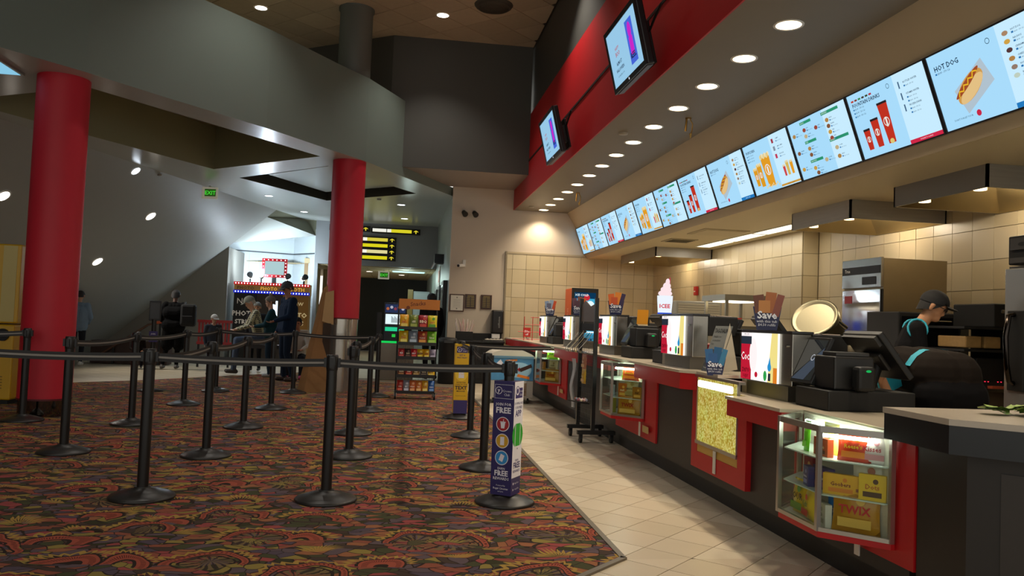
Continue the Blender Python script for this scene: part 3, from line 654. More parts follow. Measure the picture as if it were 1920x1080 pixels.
put(7.66, sh2[0] + .006, [
    ('box', .08, .12, .03, 'c8721e', 'nut', 'fff0c0', 'f0c050', -.12, -.19, D, 'orange carton on the lower shelf of the middle case'),
    ('bag', .14, .16, .04, 'd8cc8a', "HERSHEY'S", '6a6a4a', 'b8a860', -.06, -.25, D, 'pale yellow bag on the lower shelf of the middle case'),
    ('box', .09, .1, .03, 'b07a22', 'bar', '3a2010', 'e8b850', -.02, -.34, D, 'brown gold carton on the lower shelf of the middle case'),
    ('box', .07, .09, .03, 'b8cad0', 'ice', '3a5a7a', 'e8f0f4', -.16, .05, F, 'pale blue carton on the lower shelf of the middle case')], q)
put(7.66, sh2[1] + .006, [
    ('bag', .16, .12, .05, 'c8501c', "Reese's", 'f2d01e', 'f08a1e', -.07, -.25, D, 'orange sweets bag on the top shelf of the middle case'),
    ('bag', .09, .11, .03, 'dfe21e', 'sour', '3a7a1a', '8ad02a', -.1, -.19, D - .3, 'bright yellow sour bag on the top shelf of the middle case')], q)
q = 'packets in the far candy case'
put(11.48, .425, [('bag', .22, .17, .06, 'b8862a', 'TWIX', 'a81c22', 'e6c060', -.08, -.26, D, 'gold caramel bar bag on the floor of the far case')], q)
put(11.48, sh1[0] + .006, [
    ('bag', .14, .13, .04, 'cfc89a', 'milk', '6a6a4a', 'a08a60', -.06, -.25, D, 'cream bag on the lower shelf of the far case'),
    ('box', .1, .1, .03, 'c8841e', 'nut', 'fff0c0', 'f0c050', -.15, 0, F, 'orange carton on the lower shelf of the far case')], q)
put(11.48, sh1[1] + .006, [
    ('bag', .18, .14, .05, '8ed42a', 'sour', '2a5a1a', 'd8f04a', -.08, -.25, D, 'lime green sweets bag on the top shelf of the far case')], q)

# ================================================================ MENU SCREENS
INK = emat('16304a', 1, 'screen_ink'); SCW = 1.0; SCH = .55
def q_bg(m): pass
cols = {'bg': emat('a9dcfb', E_SCREEN, 'screen_white'), 'bg2': emat('c8ecff', E_SCREEN, 'screen_pale')}
def E1(c): return emat(c, .9, 'screen_print')
def hotdog(m, cx, cy, s, M):
    # slanted bun, sausage and mustard
    old = m.M; m.M = Matrix.Translation((cx, cy, 0)) @ Matrix.Rotation(.55, 4, 'Z') @ Matrix.Scale(s, 4)
    m.m = M('b9cbd8'); m.add([(-.15, -.10, .0005), (.17, -.12, .0005), (.2, .05, .0005), (-.12, .08, .0005)], [(0, 1, 2, 3)])
    m.m = M('d9a253'); m.disc((0, 0), .15, .001, 22, .066)
    m.m = M('eec98a'); m.disc((0, -.018), .138, .0015, 22, .045)
    m.m = M('a8502a'); m.disc((0, .034), .15, .002, 22, .022)
    m.m = M('f2bf2a'); z = []
    for k in range(9): z.append((-.12 + .03 * k, .034 + (.012 if k % 2 else -.012)))
    for a, b2 in zip(z, z[1:]): m.add([(a[0], a[1] - .006, .0025), (b2[0], b2[1] - .006, .0025), (b2[0], b2[1] + .006, .0025), (a[0], a[1] + .006, .0025)], [(0, 1, 2, 3)])
    m.M = old
def cup(m, x, y, w, h, c, M, emblem=True, pop=False):
    m.m = M(c); m.add([(x - w * .36, y, .001), (x + w * .36, y, .001), (x + w * .5, y + h, .001), (x - w * .5, y + h, .001)], [(0, 1, 2, 3)])
    if pop:
        for k in range(9): m.m = M(('f3dfa0', 'e9c978', 'f8ecc8')[k % 3]); m.disc((x - w * .45 + w * .112 * k, y + h + .008 * (k % 3)), w * .12, .0012, 10)
    else: m.m = M('2a2326'); m.rect(x - w * .52, y + h, x + w * .52, y + h + .018, .0012)
    if emblem:
        m.m = M('f4f0e8'); m.ring((x, y + h * .55), w * .3, w * .06, .0015, 16); m.rect(x - w * .08, y + h * .42, x + w * .08, y + h * .66, .0015)
def menu(kind):
    m = MB(); mats = []
    def M(c):
        mm = c if not isinstance(c, str) else E1(c)
        if mm not in mats: mats.append(mm)
        return mats.index(mm)
    T = lambda s, z, x, y, al='LEFT', c='14304e', b=0: (setattr(m, 'm', M(c)), m.text(s, z, x, y, .002, al, b))
    def line(x, y, n=1, s=.014, price='$4.49'):
        for k in range(n):
            m.m = M('2f78b8'); m.rect(x, y - k * .03, x + .018, y - k * .03 + .012, .002)
            T(f'{price} - {[370, 250, 420, 180][k % 4]} Cal', s, x + .024, y - k * .03)
    if kind == 'hotdog':
        m.m = M(cols['bg2']); m.rect(.66, 0, SCW, SCH, .0003)
        T('HOT DOG', .052, .05, .43, b=.02); line(.05, .405, 1, .02, '$4.89'); hotdog(m, .33, .245, 1.05, M)
        m.m = M('2a4a5e'); m.ring((.58, .48), .02, .004, .002, 16)
        T("DON'T FORGET YOUR", .018, .1, .05); m.m = M('d02a4a'); m.disc((.34, .058), .022, .002, 16)
        for k, (w, c) in enumerate((('HOT DOG', 'b08a6a'), ('NACHOS', 'd8a84a'), ('CINNAMON PRETZEL', '5a3a3a'), ('CHEESE PRETZEL', 'b8874a'), ('NOVELTY ICE', '9a8070'), ('BIG PICKLE', 'c8d8c8'))):
            y = .47 - .055 * k; m.m = M(c); m.disc((.73, y + .006), .026, .002, 10, .016); T(w, .017, .78, y + .008, b=.01); line(.78, y - .012, 1, .012)
        m.m = M('2680c8'); m.rect(.66, 0, SCW, .035, .0006); T('MAKE IT A COMBO', .014, .83, .012, 'CENTER', 'e8f6ff')
    elif kind == 'fountain':
        m.m = M(cols['bg2']); m.rect(.62, 0, SCW, SCH, .0003)
        for k, c in enumerate(('c83a2a', '8a3a2a', '3a8a4a', '4a3a2a', '3a4a2a', 'b82a3a')): m.m = M(c); m.rect(.05 + .05 * k, .485, .085 + .05 * k, .5, .002)
        T('FOUNTAIN DRINKS', .043, .05, .44, b=.02); line(.05, .415, 3, .02, '$6.49')
        cup(m, .14, .06, .085, .16, 'c83423', M); cup(m, .27, .06, .1, .22, 'c83423', M); cup(m, .42, .06, .125, .32, 'c83423', M)
        m.m = M('e6cf7a'); m.disc((.42, .075), .028, .002, 8, .022)
        m.m = M('2a4a5e'); m.ring((.55, .49), .02, .004, .002, 16)
        for k, w in enumerate(('BOTTLED WATER', 'VITAMIN WATER', 'FROZEN DRINK')):
            y = .46 - .09 * k; m.m = M('4a6a8a'); m.rect(.67, y - .03, .685, y + .025, .002); T(w, .02, .73, y, b=.01); line(.73, y - .028, 2 if k else 1, .014)
        m.m = M('d82a4a'); m.rect(.62, 0, SCW, .03, .0006); T('UPGRADE TO A LARGE', .014, .81, .01, 'CENTER', 'ffe8ee')
    elif kind == 'grid':
        m.m = M(cols['bg2']); m.rect(.62, 0, SCW, SCH, .0003)
        for (x, y, w, s) in ((.22, .5, .2, 'SNACKS'), (.6, .5, .28, 'APPETIZERS'), (.22, .315, .2, 'PIZZA'), (.62, .25, .3, 'DESSERTS'), (.22, .13, .22, 'SANDWICH')):
            m.m = M('2f9a74'); m.rect(x, y, x + w, y + .026, .001); T(s, .018, x + .01, y + .007, c='e8fff4')
        k = 0; fc = ('b88a4a', '8a5a3a', 'd0a24a', 'a04a3a', 'c8b48a')
        for (x, y) in ((.05, .42), (.05, .25), (.05, .09), (.25, .44), (.25, .38), (.25, .26), (.25, .2), (.25, .07), (.45, .42), (.47, .11), (.65, .44), (.65, .385), (.65, .33), (.65, .275), (.68, .18), (.68, .1), (.28, .02)):
            m.m = M(fc[k % 5]); m.disc((x + .02, y + .005), .03, .002, 9, .02); T(('WINGS', 'TENDERS', 'FRIES', 'BITES', 'COOKIE')[k % 5], .014, x + .06, y + .012, b=.01); line(x + .06, y - .012, 1, .012); k += 1
    else:
        m.m = M(cols['bg2']); m.rect(.6, 0, SCW, SCH, .0003)
        T('POPCORN', .043, .05, .455, b=.02); line(.05, .425, 3, .02, '$7.99')
        cup(m, .14, .09, .09, .18, 'e8a224', M, True, True); cup(m, .24, .07, .11, .23, 'e8a224', M, True, True); cup(m, .42, .05, .2, .32, 'eda326', M, True, True)
        for k in range(10): m.m = M('f1dda0'); m.disc((.3 + .03 * k, .045 + .012 * (k % 3)), .013, .002, 7)
        for k, (w, c) in enumerate((('COMBO', 'a83a4a'), ('MINI COMBO', '8a98a8'), ('KIDS PACK', 'c83a5a'))):
            y = .48 - .08 * k; m.m = M(c); m.rect(.65, y - .02, .69, y + .025, .002); T(w, .018, .74, y + .008, b=.01); line(.74, y - .018, 1, .013)
        cup(m, .75, .1, .05, .1, 'd84a4a', M, False, True); cup(m, .82, .1, .06, .13, 'e0c060', M, False, True); cup(m, .9, .1, .06, .12, 'eda326', M, False, True)
        m.m = M('d8a040'); m.rect(.6, .01, SCW, .03, .0006); T('FREE REFILL ON LARGE', .014, .8, .013, 'CENTER', '5a3a10')
    return m.mesh('menu_print', mats)
MP = {k: menu(k) for k in ('hotdog', 'fountain', 'grid', 'popcorn')}
bez = MB()
for a in ((-.012, -.012, -.06, SCW + .012, 0, .006), (-.012, SCH, -.06, SCW + .012, SCH + .012, .006), (-.012, 0, -.06, .004, SCH, .006), (SCW - .004, 0, -.06, SCW + .012, SCH, .006)): bez.box(a[0], a[1], -.016, a[3], a[4], a[5])
bez.box(0, 0, -.016, SCW, SCH, -.004)
BZ = bez.mesh('bezel', mat('15171c', .4, name='screen_bezel')); DSP = MB().rect(.004, .0, SCW - .004, SCH, 0).mesh('display', cols['bg'])
order = ['popcorn', 'grid', 'fountain', 'hotdog'] * 3
desc = {'popcorn': 'yellow popcorn tubs', 'grid': 'small food pictures under green bars', 'fountain': 'three red drink cups', 'hotdog': 'a large hot dog'}
pos3 = ['farthest', 'middle', 'nearest']
for i, kd in enumerate(order):
    y = 16.57 - 1.031 * i
    o = bpy.data.objects.new('menu_screen', None); link(o)
    frame(o, (3.868, y - .0155, 2.757), (0, -1, 0), (-.339, 0, .941))
    tag(o, f'menu screen showing {desc[kd]}, {pos3[i // 4]} of the three such', 'screen', 'menu screens over the counter')
    link(bpy.data.objects.new('bezel', BZ), o); d = link(bpy.data.objects.new('display', DSP), o); link(bpy.data.objects.new('menu_print', MP[kd]), d)
# ---- the two televisions on the red fascia
for (x, y, z, w, lb) in ((2.0, 7.205, 3.87, .925, 'black tilted television with a pink poster on the red fascia, nearer the camera'), (1.99, 10.85, 3.85, .94, 'black tilted television with a pink poster on the red fascia, farther from the camera')):
    h = w * 9 / 16; o = bpy.data.objects.new('television', None); link(o)
    frame(o, (x, y, z), (0, -1, 0), (-.235, 0, .972)); tag(o, lb, 'television', 'televisions on the red fascia')
    m = MB(); e = .045; m.box(-w / 2 - e, -h / 2 - e, -.075, w / 2 + e, h / 2 + e, -.01, b=.012)
    for a in ((-w / 2 - e, -h / 2 - e, w / 2 + e, -h / 2), (-w / 2 - e, h / 2, w / 2 + e, h / 2 + e), (-w / 2 - e, -h / 2, -w / 2, h / 2), (w / 2, -h / 2, w / 2 + e, h / 2)): m.box(a[0], a[1], -.012, a[2], a[3], .006)
    m.build('housing', mat('121215', .35, name='tv_black'), o)
    BX('underside', mat('5d5a60', .4, .5, name='tv_under'), o, -w / 2, -h / 2 - e - .006, -.07, w / 2, -h / 2 - e, -.015)
    d = MB().rect(-w / 2, -h / 2, w / 2, h / 2, 0).build('display', emat('9fd2f2', .9, 'tv_white'), o)
    p = MB(); p.m = 0; p.rect(.13, -.2, .33, .2, .001); p.m = 1; p.disc((.23, .1), .05, .002, 14, .075); p.rect(.18, -.12, .28, .04, .002); p.m = 2
    p.text('REEL', .07, .23, -.15, .003, bold=.03); p.text('ALMOST', .045, -.2, -.08, .002, bold=.02); p.text('HALLOWEEN', .042, -.2, -.14, .002, bold=.02); p.text('IN THEATERS SOON', .022, -.2, -.19, .002)
    p.m = 3; p.text('HAPPY', .04, -.2, .06, .002, bold=.02); p.text('BOO', .06, -.2, .0, .002, bold=.02); p.m = 4; p.disc((0, -h / 2 - .022), .012, .008, 10)
    p.build('screen_print', [emat('4a6ae0', .9, 'tv_blue'), emat('d02ad0', .9, 'tv_pink'), emat('1c2a4a', .9, 'tv_ink'), emat('c05a60', .9, 'tv_red'), emat('e8f0ff', 1, 'tv_led')], d)
    t2 = MB(); t2.box(-.14, -.2, -.255, .1, .2, -.225, b=.004); t2.box(-.12, -.12, -.225, -.04, .12, -.07); t2.box(.02, -.12, -.225, .08, .12, -.07); t2.build('wall_bracket', BLACKM, o)
    MB().tube([(.1, .1, -.24), (.25, .16, -.25), (.45, .22, -.26)], .012).build('cable', BLACKM, o)
# ================================================================ STANCHIONS
POSTM = mat('161413', .38, name='black_post'); BASEM = mat('23201d', .4, name='black_base', bump=.05, bs=300)
H0 = .985
def mk_stanchion(loc, label):
    t = thing('belt_stanchion', label, 'stanchion', loc, 0, 'belt stanchions of the queue')
    MB().lathe([(.205, 0), (.21, .01), (.2, .022), (.12, .048), (.052, .066), (.05, .075)], 36).build('base', BASEM, t)
    MB().lathe([(.036, .06), (.036, .90)], 20, cap=False).build('post', POSTM, t)
    h = MB().lathe([(.038, .88), (.04, .89), (.04, .975), (.037, .985), (0, .986)], 20).build('belt_head', mat('1c1b1b', .3, name='belt_head'), t)
    m = MB()
    for a in (0, 1, 2, 3): m.box(-.012 + (.043 if a == 0 else -.043 if a == 1 else 0), -.012 + (.043 if a == 2 else -.043 if a == 3 else 0), .9, .012 + (.043 if a == 0 else -.043 if a == 1 else 0), .012 + (.043 if a == 2 else -.043 if a == 3 else 0), .965)
    m.build('belt_clip', BLACK, h); return t
SP = {}
def st(key, x, y, label):
    SP[key] = (x, y)
    if 'proto' not in SP: SP['proto'] = SP[key + '_o'] = mk_stanchion((x, y, .008), label)
    else: SP[key + '_o'] = dup(SP['proto'], (x, y, .008), 0, label)
BELT = mat('171413', .55, name='black_belt'); STRIPE = mat('8b857c', .5, name='grey_belt_stripe')
belts = []
def belt(a, b2, z=.93): belts.append((a, b2, z))
st('a1', -1.615, 5.642, 'black belt stanchion nearest the camera on the left, third from the front sign post')
st('a2', -.42, 5.6, 'black belt stanchion in the front row directly left of the purple sign post')
st('a3', .8, 5.565, 'black belt stanchion wearing the purple and white rewards sleeve')
st('a0', -2.8, 5.66, 'black belt stanchion in the front row cut off by the left frame edge')
st('b1', -2.745, 7.31, 'black belt stanchion standing in front of the big red column')
st('b2', -2.758, 9.1, 'black belt stanchion behind the one before the red column')
st('b3', -2.712, 11.04, 'black belt stanchion on the left lane, third one back')
st('b4', -2.72, 12.95, 'black belt stanchion at the far left corner of the queue')
st('c1', -1.57, 7.235, 'black belt stanchion second of the middle left lane')
st('c2', -1.588, 9.03, 'black belt stanchion third of the middle left lane')
st('c3', -1.564, 10.79, 'black belt stanchion last of the middle left lane')
st('c4', -1.561, 12.99, 'black belt stanchion in the far row near the standing navy man')
st('d1', -.366, 7.315, 'black belt stanchion just right behind the front middle post')
st('d2', -.408, 8.71, 'black belt stanchion in front of the steel column base')
st('d3', -.313, 10.81, 'black belt stanchion right of the steel column base')
st('d4', -.256, 12.74, 'black belt stanchion at the far corner right of the red column')
st('e1', .788, 6.843, 'black belt stanchion directly behind the purple sign post')
st('e2', .841, 8.68, 'black belt stanchion between the yellow sign post and the purple one')
st('f1', -3.895, 9.22, 'black belt stanchion in front of the yellow kiosk')
st('f0', -5.2, 8.95, 'black belt stanchion outside the left frame edge by the kiosk')
for a, b2 in (('a0', 'a1'), ('a1', 'a2'), ('a2', 'a3'), ('a1', 'c1'), ('c1', 'c2'), ('c2', 'c3'), ('b1', 'b2'), ('b2', 'b3'), ('b3', 'b4'), ('b4', 'c4'), ('c4', 'd4'), ('d1', 'd2'), ('d2', 'd3'), ('d3', 'd4'), ('a3', 'e1'), ('e1', 'e2'), ('f0', 'f1')):
    p = Vector(SP[a]); q = Vector(SP[b2]); d = q - p; L_ = d.length; d.normalize(); par = SP[a + '_o']
    m = MB(); n = 8; sag = .028 if a not in ('a0', 'a1', 'a2') or b2 == 'c1' else .012
    def ladder(z0, z1, off):
        vs = []; 
        for i in range(n + 1):
            s_ = .042 + (L_ - .084) * i / n; dz = -sag * 4 * (i / n) * (1 - i / n)
            for o_ in (-off, off): vs += [(d.x * s_ - d.y * o_, d.y * s_ + d.x * o_, z0 + dz), (d.x * s_ - d.y * o_, d.y * s_ + d.x * o_, z1 + dz)]
        fs = []
        for i in range(n):
            a_ = 4 * i; b_ = a_ + 4
            fs += [(a_, b_, b_ + 1, a_ + 1), (a_ + 2, a_ + 3, b_ + 3, b_ + 2), (a_ + 1, b_ + 1, b_ + 3, a_ + 3), (a_, a_ + 2, b_ + 2, b_)]
        return vs, fs
    m.add(*ladder(.903, .957, .0012)); bo = m.build('belt', BELT, par)
    s2 = MB(); s2.add(*ladder(.924, .937, .0018)); s2.build('stripe', STRIPE, bo)
# purple / white rewards sleeve on the post a3
sv = thing('sign_sleeve', 'four-sided purple and white rewards sleeve on the front right post', 'sign', (.8, 5.565, .075), math.radians(-32))
PUR = mat('2c2560', .45, name='purple_card'); w = .078; z1 = .78
MB().box(-w, -w, 0, w, w, z1).build('sleeve', PUR, sv); so = sv.children[0]
def side(nm, rot):
    m = MB(); m.M = Matrix.Rotation(rot, 4, 'Z') @ Matrix.Translation((0, -w - .0008, 0)) @ Matrix.Rotation(math.pi / 2, 4, 'X'); return m
WH, PU = mat('e9e6ee', .5, name='white_ink'), mat('3a3070', .5, name='purple_ink')
cols3 = [WH, mat('a8232c', .5, name='red_ink'), mat('d0a024', .5, name='gold_ink'), mat('2f8fd0', .5, name='blue_ink'), PU, mat('35a836', .5, name='green_ink'), mat('3a2f6e', .5, name='violet_ink')]
m = side('front', 0)
m.m = 0; m.ring((-.04, .715), .026, .004, .001, 20); m.text('y', .04, -.04, .705, .001, bold=.02); m.text('Crown', .024, .022, .705, .001); m.text('Club', .024, .022, .68, .001)
for a in ((-.07, .66, .07, .662), (-.07, .755, .07, .757), (-.07, .66, -.068, .757), (.068, .66, .07, .757)): m.rect(*a, .001)
m.text('JOIN FOR', .027, 0, .612, .001, bold=.015); m.text('FREE', .055, 0, .562, .001, bold=.03)
for k, y in enumerate((.485, .37, .255)):
    m.m = 0; m.disc((0, y), .05, .0008, 24); m.m = k + 1; m.disc((0, y), .045, .0012, 24); m.m = 0
    if k == 0: m.add([(-.012, y - .028, .0016), (.012, y - .028, .0016), (.018, y + .012, .0016), (-.018, y + .012, .0016)], [(0, 1, 2, 3)]); m.rect(-.021, y + .013, .021, y + .018, .0016); m.rect(.002, y + .018, .006, y + .035, .0016)
    if k == 1: m.rect(-.015, y - .028, .015, y + .028, .0016)
    if k == 2: m.add([(-.022, y - .016, .0016), (.006, y - .028, .0016), (.022, y + .016, .0016), (-.006, y + .028, .0016)], [(0, 1, 2, 3)])
m.m = 0; m.text('EARN', .022, 0, .175, .001, bold=.01); m.text('FREE', .05, 0, .133, .001, bold=.03); m.text('REWARDS', .026, 0, .105, .001, bold=.015)
m.text('Powered by', .014, 0, .062, .001); m.text('Regal Cinemas', .019, 0, .04, .001, bold=.01); m.text('and you', .013, 0, .022, .001)
m.build('front_print', cols3, so)
m = side('right', math.pi / 2); m.m = 0; m.rect(-w, .12, w, z1, .0005)
m.m = 6; m.rect(-.06, .665, .06, .735, .0008); m.m = 0; m.ring((-.028, .715), .03, .012, .0012, 20); m.m = 4; m.ring((-.028, .715), .034, .005, .0014, 20); m.text('y', .04, -.03, .705, .0016, bold=.02); m.m = 0; m.text('Crown', .022, .03, .705, .0016); m.text('Club', .022, .03, .68, .0016)
m.m = 4; m.text('DOWNLOAD', .024, 0, .622, .001, bold=.012); m.text('OUR FREE', .026, 0, .592, .001, bold=.012); m.text('APP', .06, 0, .54, .001, bold=.03)
m.m = 5; m.disc((0, .41), .09, .0008, 24); m.m = 0; m.rect(-.045, .3, .045, .5, .0012); m.m = 5; m.rect(-.038, .335, .038, .49, .0016); m.m = 4; m.disc((0, .317), .006, .002, 8)
m.text('EARN', .022, 0, .23, .001, bold=.01); m.text('FREE', .055, 0, .185, .001, bold=.03); m.text('REWARDS', .026, 0, .155, .001, bold=.015)
m.m = 0; m.text('App Store', .017, .012, .075, .001); m.disc((-.045, .08), .009, .001, 12); m.text('Google Play', .015, .014, .035, .001); m.add([(-.052, .03, .001), (-.036, .039, .001), (-.052, .048, .001)], [(0, 1, 2)])
m.build('side_print', cols3, so)
# yellow text-message sleeve on a farther post
st('y1', .849, 10.29, 'black belt stanchion wearing the yellow text message sleeve')
p, q = Vector(SP['e2']), Vector(SP['y1'])
m = MB(); d = q - p; L_ = d.length; d.normalize(); m.M = FM((0, 0, .903), (d.x, d.y, 0), (0, 0, 1)); m.box(.042, 0, -.001, L_ - .042, .054, .001); bo = m.build('belt', BELT, SP['e2_o']); m = MB(); m.M = FM((0, 0, .903), (d.x, d.y, 0), (0, 0, 1)); m.box(.042, .02, -.002, L_ - .042, .034, .002); m.build('stripe', STRIPE, bo)
sv = thing('sign_sleeve', 'yellow and purple text message sleeve on a farther post', 'sign', (.849, 10.29, .075), 0)
YEL = mat('e3b312', .45, name='yellow_card')
so = MB().box(-.088, -.088, 0, .088, .088, .88).build('sleeve', YEL, sv)
m = side('front', 0); m.M = Matrix.Translation((0, -.0885, 0)) @ Matrix.Rotation(math.pi / 2, 4, 'X')
c4 = [WH, PU, mat('2a2030', .5, name='dark_ink'), mat('f4d040', .5, name='pale_yellow_ink')]
m.m = 1; m.rect(-.088, 0, .088, .17, .001); m.rect(-.07, .77, .07, .85, .001); m.m = 0; m.ring((-.035, .81), .03, .006, .0014, 18); m.text('y', .035, -.035, .8, .0014, bold=.02); m.text('Crown', .026, .03, .815, .0014); m.text('Club', .026, .03, .785, .0014)
m.m = 1; m.text('GET A', .028, 0, .73, .001, bold=.015); m.text('FREE TREAT', .024, 0, .7, .001, bold=.015)
m.m = 3; m.disc((0, .51), .08, .001, 26, .1); m.m = 0; m.rect(-.035, .45, .035, .57, .0016); m.m = 3; m.ring((.012, .51), .02, .004, .002, 14)
m.m = 2; m.text('SHOW THIS', .022, 0, .385, .001, bold=.01); m.text('CODE TO OUR', .022, 0, .36, .001, bold=.01); m.text('TEXT', .062, 0, .305, .001, bold=.03); m.text('MESSAGES', .024, 0, .275, .001, bold=.01); m.text('Reply for more info', .016, 0, .22, .001)
m.build('front_print', c4, so)
# tall sign holder post
sp = thing('sign_post', 'black sign holder post with a tall dark frame behind the belts', 'stanchion', (-3.62, 12.75, .008))
MB().lathe([(.18, 0), (.185, .01), (.1, .035), (.04, .05)], 28).build('base', BASEM, sp); MB().lathe([(.034, .04), (.034, 1.08)], 16).build('post', POSTM, sp)
BX('sign_frame', mat('17181b', .4, name='frame_black'), sp, -.075, -.02, 1.06, .09, .02, 1.36, b=.006); BX('sign_panel', mat('2a2b30', .3, name='dark_panel'), sp, -.06, -.022, 1.09, .075, -.018, 1.33)
o = BX('purple_card', mat('3b2f78', .5, name='card_purple'), sp, -.05, -.05, .74, .07, -.036, .9); m = MB(); m.M = Matrix.Translation((.01, -.0505, 0)) @ Matrix.Rotation(math.pi / 2, 4, 'X'); m.text('JOIN', .03, 0, .85, .001, bold=.02); m.text('FREE', .036, 0, .79, .001, bold=.03); m.build('card_print', WH, o)
# ================================================================ ON AND BEHIND THE COUNTER
FX = -math.pi / 2                                # local -Y turned to face -X
def plane_xz(m, y): m.M = Matrix.Translation((0, y, 0)) @ Matrix.Rotation(math.pi / 2, 4, 'X'); return m
ZA, ZB = .833, .946
LITW = emat('fffdf6', 1.15, 'lit_panel')
def mk_dispenser(loc, label):
    t = thing('drink_dispenser', label, 'drink dispenser', loc, FX, 'lit drink dispensers on the counter')
    # local x along the counter (0 = far end .. .72 near), front at y=0, depth +y
    BX('body', STEEL, t, 0, 0, .095, .72, .13, .43, b=.006)
    BX('base', mat('6f6a62', .35, .8, name='drip_base'), t, .1, -.01, 0, .7, .3, .095); BX('base_left', mat('8d8270', .5, name='taupe_box'), t, 0, 0, 0, .1, .2, .095)
    BX('nozzle_box', BLACKM, t, .3, .13, .27, .72, .38, .43, b=.01); BX('column', STEEL, t, .05, .13, 0, .65, .2, .1)
    BX('top', mat('3a3a3c', .3, .5, name='dark_top'), t, -.005, -.005, .43, .725, .14, .445)
    for k in range(7): 
        m = MB(); m.prism([(.36 + .055 * k, .2), (.39 + .055 * k, .2), (.36 + .055 * k, .34), (.33 + .055 * k, .34)], .431, .436); m.build('stripe', mat('d8c4b4', .5, name='pale_stripe'), t)
    MB().cyl((.66, -.001, .35), (.66, -.012, .35), .008).build('lock', CHROME, t)
    p = MB().box(.005, -.014, .1, .555, 0, .425).build('lit_panel', LITW, t)
    m = plane_xz(MB(), -.0145); P = [emat('c81e38', .9), emat('303a48', .7), emat('fff6f6', 1), emat('f2e08a', 1), emat('2f9ad8', .9), emat('30a850', .9), emat('e8862a', .9), emat('7a1420', .8)]
    m.m = 0; m.rect(.005, .1, .17, .425, .0003); m.m = 1; m.rect(.005, .345, .17, .4, .0006); m.m = 2; m.rect(.005, .4, .17, .425, .0006); m.disc((.2, .27), .06, .0005, 16, .12)
    m.text('Coca', .078, .088, .235, .001, bold=.01); m.m = 7; m.text('zero', .062, .085, .15, .001, bold=.02); m.text('sugar', .04, .085, .115, .001, bold=.01)
    m.m = 3; m.add([(.42, .1, .0004), (.555, .1, .0004), (.555, .425, .0004), (.47, .425, .0004)], [(0, 1, 2, 3)]); m.m = 6; m.rect(.5, .1, .555, .2, .0007); m.m = 4; m.add([(.42, .2, .001), (.47, .2, .001), (.45, .27, .001)], [(0, 1, 2)]); m.disc((.445, .2), .027, .001, 14)
    m.m = 5; m.disc((.385, .14), .025, .001, 12, .035); m.m = 1; m.rect(.43, .11, .465, .16, .001); m.m = 0; m.disc((.25, .14), .024, .001, 10, .02); m.m = 1; m.text('MY CUP', .02, .09, .407, .001)
    m.build('panel_print', P, p); return t
d0 = mk_dispenser((2.47, 5.46, ZA), 'lit drink dispenser nearest the camera, above the popcorn display')
dup(d0, (2.35, 6.86, ZB), FX, 'lit drink dispenser second from the camera, left of the tall card sign')
dup(d0, (2.40, 9.29, ZB), FX, 'lit drink dispenser in the middle, right behind the wheeled grid rack')
dup(d0, (2.42, 11.45, ZB), FX, 'lit drink dispenser fourth from the camera, seen behind the hanging lanyards')
dup(d0, (2.42, 13.4, ZB), FX, 'lit drink dispenser farthest from the camera at the end of the counter')
# ---- registers
def mk_register(loc, label):
    t = thing('cash_register', label, 'cash register', loc, 0, 'cash registers on the counter')
    BX('drawer', BLACKM, t, 0, 0, 0, .54, .38, .115, b=.008); BX('printer', BLACK, t, .05, .03, .117, .3, .26, .31, b=.012)
    MB().box(.07, .05, .31, .28, .2, .335, b=.006).build('printer_lid', mat('2c2a28', .4, name='lid'), t)
    m = MB().cyl((.38, .2, .12), (.44, .2, .3), .03); m.build('pole', BLACKM, t)
    # customer screen leaning back, facing the lobby (-X)
    f = FM((.02, .37, .135), (0, -1, 0), (.42, 0, .9)); m = MB(); m.M = f; m.box(-.13, 0, -.03, .13, .31, 0, b=.006); s_ = m.build('customer_screen', BLACK, t)
    m = MB(); m.M = f; m.rect(-.115, .02, .115, .29, .0012); g = m.build('screen_glass', mat('2a3038', .08, name='dark_glass', em=0, coat=1), s_)
    m = MB(); m.M = f; m.m = 0; m.add([(-.115, .02, .002), (.03, .02, .002), (.115, .15, .002), (.115, .24, .002), (-.02, .12, .002)], [(0, 1, 2, 3, 4)]); m.m = 1; m.ring((.03, .17), .022, .006, .0026, 14); m.build('screen_image', [emat('56606e', .55, 'dim_screen'), emat('d8dce4', .6, 'dim_logo')], s_)
    # operator screen, its back towards the lobby
    f = FM((.53, .2, .2), (0, 1, 0), (-.62, 0, .78)); m = MB(); m.M = f; m.box(-.19, 0, -.028, .19, .33, .012, b=.008); o = m.build('operator_screen', BLACK, t)
    m = MB(); m.M = f; m.box(-.17, .26, -.05, .17, .325, -.028); m.box(-.1, .08, -.055, .1, .2, -.028, b=.01); m.build('screen_back', mat('2b2825', .5, name='back_housing'), o)
    m = MB(); m.M = f; m.rect(-.17, .02, .17, .31, .0125); m.build('screen_face', emat('3c4a58', .25, 'pos_screen'), o)
    r = MB().box(.14, -.07, .12, .25, .01, .26, b=.02).build('card_reader', BLACKM, t)
    MB().ball((.2, -.065, .235), (.02, .012, .008), 8, 6).build('green_light', emat('20c060', .8, 'green_led'), r)
    return t
r0 = mk_register((2.44, 4.25, ZA), 'black cash register nearest the camera by the two workers')
dup(r0, (2.36, 7.84, ZB), 0, 'black cash register in the middle with an orange card on it')
dup(r0, (2.4, 12.15, ZB), 0, 'black cash register farthest away between the two far drink dispensers')
dup(r0, (2.66, 6.02, ZB), 0, 'black cash register behind the tall card sign')
t = thing('order_card', 'orange paper card hanging on the middle cash register', 'card', (2.52, 8.03, ZB + .3)); 
